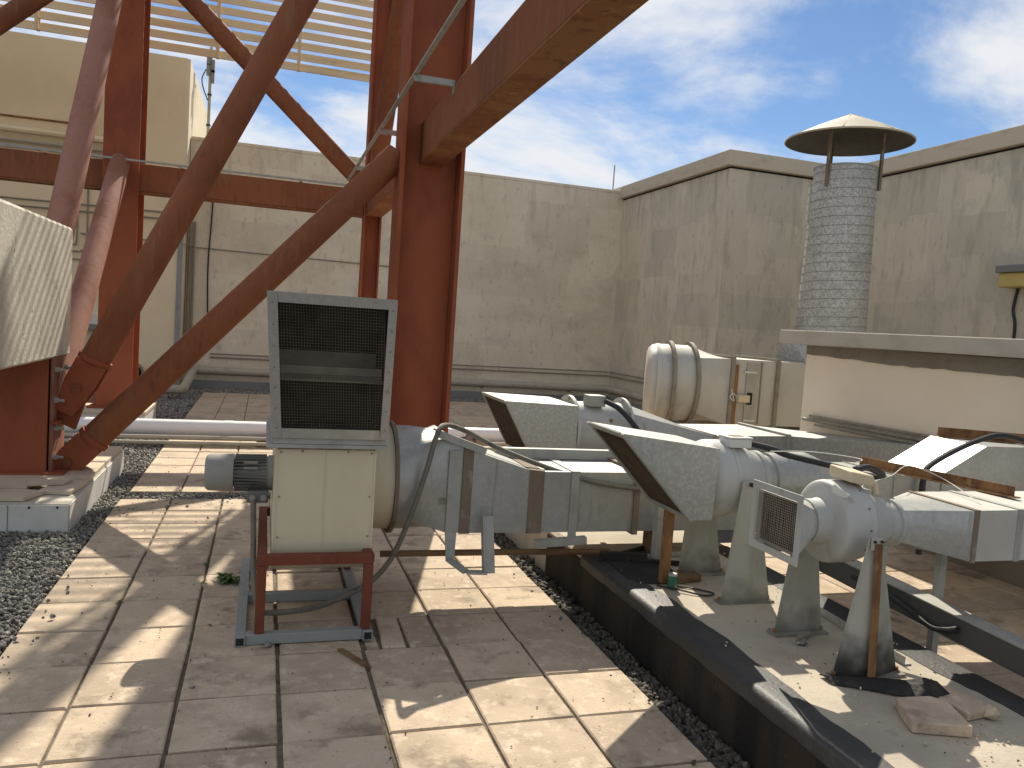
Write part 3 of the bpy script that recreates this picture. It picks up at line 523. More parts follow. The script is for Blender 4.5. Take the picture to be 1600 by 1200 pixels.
# ------------------------------------------------------------------ fans and ducts
def rrect(x, y0, y1, z0, z1, n=48, dx=None):
    o = []; cy, cz, hy, hz = (y0+y1)/2, (z0+z1)/2, (y1-y0)/2, (z1-z0)/2
    for k in range(n):
        t_ = 2*pi*k/n; c_, s_ = cos(t_), sin(t_); m_ = max(abs(c_), abs(s_)); yv, zv = c_/m_, s_/m_
        o.append((x + (dx(zv) if dx else 0), cy+hy*yv, cz+hz*zv))
    return o
def rcirc(x, y, z, r, n=48, yaw=0.0): return MB().ring_x(x, y, z, r, n, yaw)
def frame_x(mb, x0, x1, y0, y1, z0, z1, w_):     # rectangular collar lying in a plane x = const, outside the given rectangle
    mb.box(x0, x1, y0-w_, y1+w_, z1, z1+w_); mb.box(x0, x1, y0-w_, y1+w_, z0-w_, z0); mb.box(x0, x1, y0-w_, y0, z0, z1); mb.box(x0, x1, y1, y1+w_, z0, z1); return mb
def wires(p00, p10, p01, n1_, n2_, r):         # woven mesh on the parallelogram p00-p10-p01
    mb = MB(); p00, p10, p01 = V(p00), V(p10), V(p01); nn = (p10-p00).cross(p01-p00).normalized()
    for i in range(n1_+1):
        a = p00.lerp(p10, i/n1_); wob = rng.uniform(-.0012, .0012); mb.tube([a+nn*wob, a+(p01-p00)*.5-nn*wob*2, a+(p01-p00)], r, 4, (False, False))
    for i in range(n2_+1):
        a = p00.lerp(p01, i/n2_); wob = rng.uniform(-.0012, .0012); mb.tube([a+nn*(r*1.6+wob), a+(p10-p00)*.5+nn*(r*1.6-wob*2), a+(p10-p00)+nn*r*1.6], r, 4, (False, False))
    return mb

# ---- blower in the middle
t = thing('centrifugal_blower', (.3, 4.45, 0), 'beige centrifugal blower with mesh-fronted intake hood on a red stand', 'blower')
bf = MB()
S = .05
build('base_frame_bar', MB().box(-.075, -.025, 3.835, 5.10, .002, .052), 'frameblue', t, bevel=.003)
build('base_frame_bar', MB().box(.525, .575, 3.835, 5.10, .002, .052), 'frameblue', t, bevel=.003)
for y in (3.85, 4.42, 5.04): build('base_frame_bar', MB().box(-.0245, .5245, y, y+S, .004, .054), 'frameblue', t, bevel=.003)
for x in (-.05, .55): build('tube_end', MB().box(x-.018, x+.018, 3.833, 3.8355, .01, .045), 'frameblack', t)
for (x, y) in ((.035, 3.875), (.54, 3.875), (.035, 4.83), (.54, 4.83)):
    build('stand_leg', MB().box(x-.0225, x+.0225, y-.0225, y+.0225, .055, .386), 'standred', t, bevel=.003)
build('stand_rail', MB().box(.012, .5625, 3.852, 3.898, .387, .436), 'standred', t, bevel=.003); build('stand_rail', MB().box(.012, .5625, 4.807, 4.853, .387, .436), 'standred', t, bevel=.003)
build('stand_rail', MB().box(.012, .058, 3.899, 4.806, .387, .436), 'standred', t, bevel=.003); build('stand_rail', MB().box(.5165, .5625, 3.899, 4.806, .387, .436), 'standred', t, bevel=.003)
for x in (.011, .5635): build('tube_end', MB().box(x-.0015, x+.0015, 3.857, 3.893, .392, .43), 'frameblack', t)
prof = [(3.945, .945), (3.945, .47)] + [(4.42-.475*cos(a), .47-.235*sin(a)) for a in np.linspace(.12, pi-.12, 22)] + [(4.895, .47), (4.895, .945)]
sc_ = build('scroll_casing', MB().prism_x(prof, .08, .555), 'beige', t, smooth=True)
pr2 = [(y, z) for y, z in prof]
for x in (.078, .553): 
    rim = MB(); P3 = [(4.42+(y-4.42)*1.010, .60+(z-.60)*1.010) for y, z in prof]; rim.prism_x(P3, x-.003, x+.006); build('rim', rim, 'beige', sc_)
build('seam', MB().box(.309, .315, 3.941, 3.9445, .45, .94), 'beige', sc_, bevel=.002)
build('inlet_neck', MB().lathe_x(4.44, .705, [(.556, .285), (.60, .287), (.695, .292)]), 'beige', t, smooth=True)
build('inlet_flange', MB().lathe_x(4.44, .705, [(.696, .315), (.716, .315)]), 'rustband', t, smooth=True)
mo = build('motor', MB().lathe_x(4.42, .724, [(-.125, .07), (.045, .088), (.05, .095), (.078, .095)], 32), 'motor', t, smooth=True)
build('fan_cover', MB().lathe_x(4.42, .724, [(-.268, .075), (-.262, .088), (-.25, .096), (-.13, .1), (-.126, .1)], 32), 'motor', mo, smooth=True)
fm = MB()
for k in range(30):
    a = 2*pi*k/30
    fm.hexa([(x, 4.42+rr*cos(a+o_), .724+rr*sin(a+o_)) for rr in (.076, .099) for x, o_ in ((-.122, -.028), (.04, -.028), (.04, .028), (-.122, .028))])
build('cooling_fins', fm, 'motordark', mo)
build('terminal_box', MB().box(-.055, .055, 4.30, 4.40, .585, .648), 'motordark', mo, bevel=.006)
for x in (-.025, .03): build('cable_gland', MB().tube([(x, 4.30, .615), (x, 4.285, .615)], .016, 12), 'motor', mo, smooth=True)
for z in (.79, .76): build('nameplate_lug', MB().box(-.075, -.005, 4.322, 4.33, z, z+.012), 'motor', mo)
build('neck_flange', MB().box(.03, .605, 3.90, 4.92, .947, .966).box(.05, .59, 3.915, 4.905, .967, 1.0), 'galvbar', t, bevel=.002)
build('sealant', MB().box(.085, .55, 3.936, 3.944, .935, .945), 'rustband', t)
# hood: open sheet box whose mouth leans toward the front
hb, ht = dict(x0=.052, x1=.603, y=3.895, z=1.0), dict(x0=.0, x1=.585, y=3.72, z=1.685)
hood = MB(); th = .008
def sheet(mb, a, b, c_, d, off):   # quad with thickness
    a, b, c_, d, off = V(a), V(b), V(c_), V(d), V(off); mb.hexa([a, b, c_, d, a+off, b+off, c_+off, d+off])
hd = MB()
sheet(hd, (hb['x0'], hb['y'], hb['z']), (ht['x0'], ht['y'], ht['z']), (ht['x0']+.02, 4.62, 1.66), (hb['x0'], 4.62, 1.0), (th, 0, 0))
sheet(hd, (hb['x1'], hb['y'], hb['z']), (ht['x1'], ht['y'], ht['z']), (ht['x1']+.01, 4.62, 1.66), (hb['x1'], 4.62, 1.0), (-th, 0, 0))
sheet(hd, (ht['x0']+th, ht['y'], ht['z']), (ht['x1']-th, ht['y'], ht['z']), (ht['x1']-th+.01, 4.62, 1.66), (ht['x0']+.02+th, 4.62, 1.66), (0, 0, -th))
sheet(hd, (hb['x0']+th, hb['y'], hb['z']), (hb['x1']-th, hb['y'], hb['z']), (hb['x1']-th, 4.62, 1.0), (hb['x0']+th, 4.62, 1.0), (0, 0, th))
sheet(hd, (hb['x0']+th, 4.62, 1.0), (hb['x1']-th, 4.62, 1.0), (ht['x1']-th, 4.62, 1.66), (ht['x0']+.02+th, 4.62, 1.66), (0, .006, 0))
hdo = build('intake_hood', hd, 'galv', t)
build('hood_lining', MB().box(.0615, .585, 4.56, 4.57, 1.009, 1.66), 'inside', hdo)  # dark panels added to carry the shade inside the hood
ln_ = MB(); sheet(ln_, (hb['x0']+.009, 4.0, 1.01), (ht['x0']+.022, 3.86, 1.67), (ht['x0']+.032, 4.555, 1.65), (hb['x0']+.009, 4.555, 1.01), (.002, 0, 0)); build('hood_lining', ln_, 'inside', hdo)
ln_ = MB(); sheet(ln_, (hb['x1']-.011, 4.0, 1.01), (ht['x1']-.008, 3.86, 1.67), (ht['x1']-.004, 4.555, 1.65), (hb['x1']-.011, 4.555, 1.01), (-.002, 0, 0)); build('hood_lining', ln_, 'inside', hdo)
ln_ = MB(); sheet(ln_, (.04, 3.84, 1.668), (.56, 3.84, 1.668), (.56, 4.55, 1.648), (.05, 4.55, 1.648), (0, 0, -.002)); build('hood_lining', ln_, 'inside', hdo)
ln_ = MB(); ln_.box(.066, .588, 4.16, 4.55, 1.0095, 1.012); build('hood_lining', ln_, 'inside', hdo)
fr = MB(); bl, br_, tl, tr_ = V((hb['x0'], hb['y'], hb['z'])), V((hb['x1'], hb['y'], hb['z'])), V((ht['x0'], ht['y'], ht['z'])), V((ht['x1'], ht['y'], ht['z']))
off = V((0, -.006, -.002))
for nm, a, b, inn in (('hood_flange', bl, tl, V((.045, 0, 0))), ('hood_flange', br_, tr_, V((-.04, 0, 0))),):
    mb = MB(); sheet(mb, a+off, b+off, b+off+inn, a+off+inn, V((0, -.004, 0))); build(nm, mb, 'galv', hdo)
upd = (tl-bl).normalized()
for a, b, k in ((bl, br_, .05), (tl, tr_, -.048)):
    mb = MB(); sx = V((.046, 0, 0)); sheet(mb, a+sx+off, b-V((.041, 0, 0))+off, b-V((.041, 0, 0))+off+upd*k, a+sx+off+upd*k, V((0, -.003, 0))); build('hood_flange', mb, 'galv', hdo)
mb = MB(); p = bl + V((.045, .006, 0)) + upd*.03; build('wire_mesh', wires(p, p+V((.482, 0, 0)), p+(tl-bl)*.93, 38, 46, .0008), 'mesh', hdo)
build('deflector_blade', MB().box(.07, .578, 4.06, 4.066, 1.295, 1.335).hexa([(.07, 4.0, 1.265), (.578, 4.0, 1.265), (.578, 4.062, 1.29), (.07, 4.062, 1.29), (.07, 3.996, 1.272), (.578, 3.996, 1.272), (.578, 4.058, 1.2945), (.07, 4.058, 1.2945)]).box(.07, .578, 4.30, 4.306, 1.28, 1.40), 'conduit', hdo)
build('front_lip', MB().box(.06, .595, 3.903, 3.915, .968, .999), 'galvbar', t)
def cable(name, pts, r, m, label, n=7, parent=None, seg=8):
    return build(name, MB().tube(smooth_path(pts, n), r, seg), m, parent, smooth=True, label=label, cat=None if parent else 'cable')
for (a, b, n_b) in ((bl, tl, 7), (br_, tr_, 7)):
    for k in range(n_b):
        p = a.lerp(b, (k+.5)/n_b) + V((.022 if a is bl else -.02, -.011, -.002)); build('rivet', MB().tube([p, p+V((0, -.004, 0))], .0055, 6), 'conduit', hdo)
for (x, z) in ((.10, .92), (.10, .70), (.10, .50), (.535, .92), (.535, .70), (.535, .50), (.20, .925), (.42, .925)): build('screw', MB().tube([(x, 3.945, z), (x, 3.941, z)], .006, 6), 'conduit', sc_)
cable('flexible_conduit', [(-.02, 4.29, .60), (-.01, 4.20, .42), (.0, 4.1, .25), (.03, 4.05, .11), (.10, 4.10, .065), (.30, 4.12, .075), (.47, 4.14, .13), (.60, 4.15, .20), (.70, 4.14, .33), (.78, 4.12, .55), (.85, 4.11, .80), (.90, 4.14, .985), (.96, 4.22, 1.035), (1.10, 4.33, .995), (1.30, 4.36, .90), (1.55, 4.30, .812), (1.80, 4.21, .745), (2.0, 4.19, .71), (2.25, 4.19, .685)], .0145, 'flex', 'grey flexible conduit looping from the motor over the duct')

# ---- its duct running right along the platform
t = thing('galvanised_duct', (2.6, 4.5, .4), 'galvanised duct with brown sealed joints from the beige blower', 'duct')
DY0, DY1, DZ0, DZ1 = 4.215, 4.68, .432, .785
tr = build('transition', MB().loft([rcirc(.718, 4.44, .705, .292), rcirc(.80, 4.44, .707, .291), rrect(1.00, DY0, DY1, .438, .975), rrect(1.075, DY0, DY1, .435, .915)], (False, False)), 'galv', t, smooth=True)
build('sealed_joint', MB().loft([rrect(1.076, DY0-.004, DY1+.004, .430, .920), rrect(1.135, DY0-.004, DY1+.004, .43, .905)], (False, False)), 'rustband', t)
build('tapered_section', MB().loft([rrect(1.13, DY0, DY1, .434, .90), rrect(1.48, DY0, DY1, .432, .79)], (False, False)), 'galv', t)
build('sealed_joint', MB().loft([rrect(1.47, DY0-.004, DY1+.004, .428, .797), rrect(1.56, DY0-.004, DY1+.004, .428, .789)], (False, False)), 'rustband', t)
build('duct_section', MB().loft([rrect(1.555, DY0, DY1, DZ0, DZ1), rrect(2.13, DY0, DY1, DZ0, DZ1)], (False, False)), 'galv', t)
fj = MB(); frame_x(fj, 2.13, 2.165, DY0+.001, DY1-.001, DZ0+.001, DZ1-.001, .018); build('flange_joint', fj, 'rustband', t)
build('duct_section', MB().loft([rrect(2.166, DY0, DY1, DZ0, DZ1), rrect(5.19, DY0, DY1, DZ0, DZ1)], (False, False)), 'galv', t)
fj = MB(); frame_x(fj, 3.3, 3.335, DY0+.001, DY1-.001, DZ0+.001, DZ1-.001, .018); build('flange_joint', fj, 'galvbar', t)
build('seam', MB().bar((1.26, DY0-.002, .436), (1.275, DY0-.002, .852), .008, .006), 'galvbar', t)
build('seam', MB().box(2.38, 2.385, DY0-.003, DY0, .44, .78), 'galvbar', t)
build('sealed_joint', MB().box(.74, .985, DY0-.016, DY0-.011, .60, .635), 'rustband', t)
build('top_rail', MB().bar((.90, 4.20, 1.015), (1.20, 4.225, .912), .045, .010).bar((.90, 4.177, 1.0), (1.20, 4.202, .897), .008, .04), 'galvbar', t)
# hanger straps
build('hanger_strap', MB().box(.995, 1.065, DY0-.014, DY0-.005, .44, .90).hexa([(1.0,4.16,.30),(1.045,4.16,.30),(1.045,4.175,.30),(1.0,4.175,.30),(.995,4.2,.44),(1.06,4.2,.44),(1.06,4.21,.44),(.995,4.21,.44)]), 'galvbar', t)
build('hanger_strap', MB().bar((1.015, 4.16, .305), (1.09, 4.05, .265), .05, .012).bar((1.09, 4.05, .265), (1.20, 4.03, .265), .05, .012), 'galvbar', t)
build('hanger_strap', MB().bar((1.215, 4.03, .26), (1.215, 4.13, .55), .06, .008, upv=(0,1,0)).bar((1.185, 4.04, .26), (1.185, 4.14, .55), .006, .05, upv=(0,1,0)), 'galvbar', t)
build('hanger_strap', MB().box(1.725, 1.775, DY0-.010, DY0-.003, .40, .786).box(1.725, 1.775, DY0-.012, DY1, .7865, .791), 'galvbar', t)
for x in (2.35, 3.2): build('support_block', MB().box(x-.06, x+.06, 4.24, 4.36, .279, .413), 'wood', t)
build('bracket_foot', MB().bar((1.52, 4.19, .375), (1.82, 4.16, .40), .05, .04), 'galvbar', t)
build('cable_tray', MB().bar((1.38, 4.64, .822), (2.7, 4.64, .815), .05, .06), 'galvbar', label='galvanised tray lying along the rear top edge of the near duct', cat='cable tray')

def hood_x(t, prof, y0, y1, m='galvspang'):       # sheet hood open at its slanted mouth; prof = mouth top, back top, back bottom, mouth bottom (x,z)
    (ax, az), (bx, bz), (cx, cz), (dx, dz) = prof; th = .006; mb = MB()
    for y, s_ in ((y0, 1), (y1, -1)): sheet(mb, (ax, y, az), (bx, y, bz), (cx, y, cz), (dx, y, dz), (0, s_*th, 0))
    sheet(mb, (ax, y0+th, az), (bx, y0+th, bz), (bx, y1-th, bz), (ax, y1-th, az), (0, 0, -th)); sheet(mb, (dx, y0+th, dz), (cx, y0+th, cz), (cx, y1-th, cz), (dx, y1-th, dz), (0, 0, th))
    sheet(mb, (bx, y0+th, bz-th), (bx, y1-th, bz-th), (cx, y1-th, cz+th), (cx, y0+th, cz+th), (-th, 0, 0))
    h = build('intake_hood', mb, m, t)
    build('hood_lining', MB().hexa([(bx-.06, y0+.02, cz+.02), (bx-.05, y0+.02, cz+.02), (bx-.05, y1-.02, cz+.02), (bx-.06, y1-.02, cz+.02), (bx-.06, y0+.02, bz-.02), (bx-.05, y0+.02, bz-.02), (bx-.05, y1-.02, bz-.02), (bx-.06, y1-.02, bz-.02)]), 'inside', h)  # dark panel added for the shade behind the mouth
    a, d = V((ax, 0, az)), V((dx, 0, dz)); u = (d-a).normalized(); n = V((-u.z, 0, u.x)); n = -n if n.x > 0 else n
    rm = MB(); w_ = .028
    for y, s_ in ((y0, 1), (y1, -1)): sheet(rm, a+V((0,y-s_*.008,0)), d+V((0,y-s_*.008,0)), d+V((0,y+s_*w_,0)), a+V((0,y+s_*w_,0)), n*.008)
    for p, s_ in ((a, 1), (d, -1)): sheet(rm, p+V((0,y0+w_+.001,0))-u*s_*.006, p+V((0,y1-w_-.001,0))-u*s_*.006, p+V((0,y1-w_-.001,0))+u*s_*w_, p+V((0,y0+w_+.001,0))+u*s_*w_, n*.008)
    build('mouth_rim', rm, 'galvbar', h)
    L1 = (d-a).length; p0 = a + V((0, y0+.02, 0)) + u*.02 - n*.008
    build('wire_mesh', wires(p0, p0+V((0, y1-y0-.04, 0)), p0+u*(L1-.04), 40, 46, .0013), 'meshbrown', h)
    return h
def leg_plate(t, xb0, xb1, xt0, xt1, y, z1, fold=-.0, m='legpaint', z0=.284):
    xm_b, xm_t = (xb0+xb1)/2, (xt0+xt1)/2; mb = MB(); th = .006
    for (ba, bb, ta, tb, ya, yb) in ((xb0, xm_b, xt0, xm_t, y, y+fold), (xm_b, xb1, xm_t, xt1, y+fold, y)):
        mb.hexa([(ba, ya, z0), (bb, yb, z0), (bb, yb+th, z0), (ba, ya+th, z0), (ta, y, z1), (tb, y, z1), (tb, y+th, z1), (ta, y+th, z1)])
    lg = build('leg', mb, m, t)
    return lg
def foot(t, lg, x0, x1, y): build('foot', MB().box(x0-.015, x1+.015, y-.02, y+.05, .2735, .2835), 'legpaint', lg); [build('bolt', MB().tube([(x, y+.02, .2835), (x, y+.02, .30)], .010, 6), 'rust', lg) for x in (x0, x1)]

# ---- fan with galvanised hood on the platform
t = thing('inline_fan', (2.4, 3.65, .275), 'grey inline fan with slanted galvanised hood on two tapered legs', 'fan')
hood_x(t, [(1.655, 1.125), (2.19, 1.062), (2.178, .70), (2.06, .70)], 3.43, 3.87)
CY, CZ = 3.65, .872
h_ = build('fan_housing', MB().lathe_x(CY, CZ, [(2.191, .172), (2.205, .190), (2.235, .201), (2.25, .204), (2.335, .204), (2.34, .197), (2.405, .190), (2.41, .182), (2.465, .168), (2.50, .150)], 44), 'fanpaint', t, smooth=True)
build('band', MB().lathe_x(CY, CZ, [(2.325, .2065), (2.345, .2065)], 44), 'fanpaint', h_, smooth=True)
build('outlet_cone', MB().lathe_x(CY, CZ, [(2.501, .149), (2.53, .142), (2.535, .15), (2.56, .15)], 40), 'fanpaint', t, smooth=True)
build('outlet_collar', MB().lathe_x(CY, CZ-.005, [(2.561, .132), (2.61, .132), (2.615, .145), (2.70, .145), (2.705, .150), (2.80, .150), (2.865, .150)], 40), 'galv', t, smooth=True)
lg = leg_plate(t, 2.265, 2.55, 2.335, 2.42, 3.42, .90, -.02); foot(t, lg, 2.265, 2.55, 3.415); build('bolt', MB().tube([(2.375, 3.412, .885), (2.375, 3.40, .885)], .012, 6), 'frameblack', lg)
lg = leg_plate(t, 2.28, 2.555, 2.33, 2.43, 3.885, .9, .02); foot(t, lg, 2.28, 2.555, 3.86)
q = build('terminal_box', MB().box(2.31, 2.44, 3.53, 3.64, 1.052, 1.098), 'pale', t, bevel=.006)
build('terminal_lid', MB().box(2.306, 2.444, 3.526, 3.644, 1.099, 1.108), 'pale', q, bevel=.003)
build('label_strip', MB().box(2.34, 2.41, 3.56, 3.61, 1.1085, 1.11), 'rust', q)
cable('black_hose', [(2.445, 3.56, 1.075), (2.55, 3.50, 1.055), (2.62, 3.47, 1.03), (2.8, 3.36, 1.0), (2.88, 3.2, .985), (2.80, 3.0, 1.02), (2.62, 2.90, 1.075), (2.50, 2.84, 1.075)], .016, 'hose', 'black hose between the two fan terminal boxes')
build('support_post', MB().box(2.095, 2.14, 3.73, 3.775, .274, .699), 'rust', label='rusty square post under the hood of the middle fan', cat='post', bevel=.002)
build('timber_offcut', MB().bar((2.16, 3.74, .293), (2.34, 3.78, .293), .06, .038), 'wood', label='short brown timber offcut at the foot of the rusty post', cat='timber')
build('angle_upright', MB().box(2.24, 2.30, 4.10, 4.106, .275, .62).box(2.24, 2.246, 4.106, 4.15, .275, .62), 'galvbar', label='short galvanised angle standing between post and rear leg', cat='angle')

# ---- its duct
t = thing('galvanised_duct', (3.9, 3.65, .6), 'stepped galvanised duct rising behind the nearest fan into the plant room', 'duct')
ya, yb = 3.455, 3.855
build('transition', MB().loft([rcirc(2.866, 3.65, .867, .150), rrect(3.08, ya, yb, .625, .93)], (False, False)), 'galv', t, smooth=True)
build('duct_section', MB().loft([rrect(3.08, ya, yb, .625, .93), rrect(3.62, ya, yb, .625, .935)], (False, False)), 'galv', t)
build('rising_section', MB().loft([rrect(3.62, ya, yb, .625, .935), rrect(3.93, ya, yb, .66, 1.105), rrect(5.19, ya, yb, .67, 1.10)], (False, False)), 'galv', t)
for x in (3.30, 3.63, 4.30):
    zz1 = .932 if x < 3.64 else 1.104
    fj = MB(); frame_x(fj, x, x+.006, ya, yb, .622 if x < 3.64 else .664, zz1, .006); build('seam', fj, 'galvbar', t)
build('torn_label', MB().hexa([(3.80, 3.60, 1.0335), (3.86, 3.60, 1.067), (3.86, 3.66, 1.067), (3.80, 3.66, 1.0335), (3.80, 3.60, 1.036), (3.86, 3.60, 1.0695), (3.86, 3.66, 1.0695), (3.80, 3.66, 1.036)]), 'galvbar', t)
build('support_leg', MB().box(3.30, 3.335, 3.48, 3.515, -.01, .615), 'galvbar', t); build('support_leg', MB().box(4.5, 4.535, 3.48, 3.515, -.01, .663), 'galvbar', t)

# ---- nearest fan with square grille
t = thing('inline_fan', (2.4, 2.8, .275), 'nearest white-grey inline fan with square wire grille and cream box', 'fan')
CY, CZ = 2.805, .858
gx, gy0, gy1, gz0, gz1 = 2.095, 2.648, 2.985, .708, 1.0
fr = MB(); w_ = .030
fr.box(gx-.006, gx, gy0, gy1, gz0, gz0+w_).box(gx-.006, gx, gy0, gy1, gz1-w_, gz1).box(gx-.006, gx, gy0, gy0+w_, gz0+w_, gz1-w_).box(gx-.006, gx, gy1-w_, gy1, gz0+w_, gz1-w_)
gq = build('grille_frame', fr, 'fanpaint', t)
build('wire_grille', wires((gx-.003, gy0+w_, gz0+w_), (gx-.003, gy1-w_, gz0+w_), (gx-.003, gy0+w_, gz1-w_), 22, 22, .0008), 'grille', gq)
build('grille_backing', MB().box(gx+.022, gx+.026, gy0+w_+.01, gy1-w_-.01, gz0+w_+.01, gz1-w_-.01), 'inside', gq)
build('inlet_cone', MB().loft([rrect(gx+.001, gy0+.035, gy1-.035, gz0+.035, gz1-.035), rrect(gx+.03, gy0+.04, gy1-.04, gz0+.04, gz1-.04), rcirc(2.228, CY, CZ, .088)], (False, False)), 'fanpaint', t, smooth=True)
build('inlet_collar', MB().lathe_x(CY, CZ, [(2.229, .088), (2.231, .095), (2.285, .095), (2.30, .10)], 40), 'fanpaint', t, smooth=True)
h_ = build('fan_housing', MB().lathe_x(CY, CZ, [(2.300, .101), (2.304, .108), (2.308, .140), (2.313, .163), (2.317, .170), (2.325, .1755), (2.336, .177), (2.42, .177), (2.425, .171), (2.465, .168), (2.47, .162), (2.53, .132), (2.575, .108), (2.62, .098)], 48), 'fanpaint', t, smooth=True)
lq = [atX(x, y, 2.3045) for x, y in ((1299, 767), (1320, 781), (1328, 774), (1304, 757))]
build('rating_label', MB().hexa([p for p in lq] + [p+V((-.002, 0, 0)) for p in lq]), 'sticker', h_)
for k in range(12):
    a = 2*pi*k/12; build('rim_bolt', MB().tube([(2.4255, CY+.1745*cos(a), CZ+.1745*sin(a)), (2.4315, CY+.1745*cos(a), CZ+.1745*sin(a))], .005, 6), 'conduit', h_)
build('outlet_collar', MB().lathe_x(CY, CZ-.01, [(2.621, .095), (2.66, .095), (2.665, .105), (2.68, .105)], 36), 'fanpaint', t, smooth=True)
q = build('terminal_box', MB().hexa([(2.36,2.70,1.045),(2.50,2.72,1.022),(2.50,2.86,1.030),(2.36,2.84,1.053),(2.36,2.70,1.093),(2.50,2.72,1.070),(2.50,2.86,1.078),(2.36,2.84,1.101)]), 'cream_plastic', t, bevel=.008)
build('cable_gland', MB().tube([(2.50, 2.76, 1.045), (2.525, 2.75, 1.035), (2.535, 2.745, .99)], .015, 10), 'cream_plastic', q, smooth=True)
lg = leg_plate(t, 2.25, 2.565, 2.365, 2.425, 2.565, .845, -.05, 'legsoot')
build('rust_strip', MB().bar((2.400, 2.552, .825), (2.385, 2.505, .295), .036, .006, upv=(0,1,0)), 'rust', lg)
build('bolt_plate', MB().box(2.366, 2.424, 2.553, 2.559, .80, .85), 'legpaint', lg); [build('bolt', MB().tube([(x, 2.553, .835), (x, 2.545, .835)], .006, 6), 'frameblack', lg) for x in (2.378, 2.412)]
foot(t, lg, 2.25, 2.565, 2.545)
lg = leg_plate(t, 2.29, 2.545, 2.37, 2.46, 3.01, .86, .0, 'legpaint'); foot(t, lg, 2.29, 2.545, 2.995)

t = thing('pale_duct', (4, 2.8, .7), 'pale rectangular duct running right from the nearest fan', 'duct')
ya, yb = 2.612, 2.99
build('transition', MB().loft([rcirc(2.681, CY, CZ-.01, .10), rrect(2.945, ya, yb, .722, .944)], (False, False)), 'galv', t, smooth=True)
fj = MB(); frame_x(fj, 2.945, 2.972, ya+.001, yb-.001, .723, .943, .006); build('sealed_joint', fj, 'rustband', t)
build('duct_section', MB().loft([rrect(2.972, ya, yb, .722, .946), rrect(5.19, ya, yb, .722, .96)], (False, False)), 'ductwhite', t)
for x in (3.19, 3.9): fj = MB(); frame_x(fj, x, x+.035, ya, yb, .721, .9485, .003); build('cover_strip', fj, 'galvbar', t)
build('support_leg', MB().box(3.10, 3.135, 2.90, 2.935, -.01, .72), 'galvbar', t); build('support_leg', MB().box(4.4, 4.435, 2.90, 2.935, -.01, .72), 'galvbar', t)

# ---- fan behind the galvanised duct
t = thing('inline_fan', (2.9, 6.75, .27), 'pale inline fan with flanged body and hood behind the near duct', 'fan')
hood_x(t, [(1.985, .962), (2.66, .942), (2.66, .45), (2.265, .46)], 6.45, 7.22)
h_ = build('fan_housing', MB().lathe_x(6.75, .70, [(2.70, .255), (3.20, .255)], 44), 'fanpaint', t, smooth=True)
build('flange', MB().lathe_x(6.75, .70, [(2.668, .31), (2.70, .31)], 44), 'fanpaint', t, smooth=True); build('flange', MB().lathe_x(6.75, .70, [(3.20, .305), (3.225, .305)], 44), 'fanpaint', t, smooth=True)
for xf in (2.667, 3.1995):
    for k in range(9):
        a = radians(20+k*40); build('bolt', MB().tube([(xf-.008, 6.75+.285*cos(a), .70+.285*sin(a)), (xf, 6.75+.285*cos(a), .70+.285*sin(a))], .010, 6), 'conduit', t)
build('terminal_box', MB().box(2.80, 2.96, 6.55, 6.70, .93, 1.03), 'galvbar', t, bevel=.006)
build('lifting_eye', MB().box(3.0, 3.02, 6.50, 6.53, .80, .83), 'rust', t)
build('support_frame', MB().box(2.72, 2.76, 6.5, 6.54, .274, .52).box(2.72, 2.76, 6.96, 7.0, .274, .52).box(3.14, 3.18, 6.5, 6.54, -.01, .52).box(3.14, 3.18, 6.96, 7.0, -.01, .52), 'galvbar', t)
cable('black_hose', [(2.95, 6.54, .985), (3.05, 6.45, .93), (3.17, 6.38, .80), (3.25, 6.34, .66), (3.28, 6.32, .40)], .024, 'hose', 'black hose dropping from the rear fan terminal box')
t = thing('galvanised_duct', (4.2, 6.6, .4), 'long spangled galvanised duct from the rear fan toward the plant room', 'duct')
build('transition', MB().loft([rcirc(3.226, 6.75, .70, .255), rrect(4.0, 6.40, 7.22, .36, .715)], (False, False)), 'galv', t, smooth=True)
fj = MB(); frame_x(fj, 4.0, 4.03, 6.401, 7.219, .361, .716, .014); build('flange_joint', fj, 'galvbar', t)
build('duct_section', MB().loft([rrect(4.03, 6.40, 7.22, .36, .717), rrect(4.78, 6.38, 7.20, .36, .735)], (False, False)), 'galvspang', t)
fj = MB(); frame_x(fj, 4.78, 4.82, 6.38, 7.20, .361, .736, .02); build('flange_joint', fj, 'galvbar', t)
e0 = [(4.82, 6.38), (5.18, 6.10), (5.18, 6.96), (4.82, 6.96)]
build('elbow', MB().loft([[(4.82, 6.38, .36), (4.82, 6.38, .737), (4.82, 7.20, .737), (4.82, 7.20, .36)], [(4.90, 6.05, .38), (4.90, 6.05, .765), (5.185, 6.5, .765), (5.185, 6.5, .38)], [(5.0, 5.0, .45), (5.0, 5.0, .875), (5.185, 5.0, .875), (5.185, 5.0, .45)]]), 'galvspang', t)
for x, y in ((4.5, 6.5), (4.5, 6.85)): build('support_leg', MB().box(x-.02, x+.02, y-.02, y+.02, -.01, .36), 'galvbar', t)
for i, (x, z, r) in enumerate(((5.165, .935, .016), (5.165, .975, .014), (5.15, .900, .012))):
    build('wall_conduit', MB().tube([(x, 6.66-.1*i, z-.055), (x, 2.7, z)], r, 8), 'conduit', smooth=True, label=('middle thin pipe clipped low on the pale plant room wall', 'upper thin pipe clipped low on the pale plant room wall', 'lower thin pipe clipped low on the pale plant room wall')[i], cat='conduit')

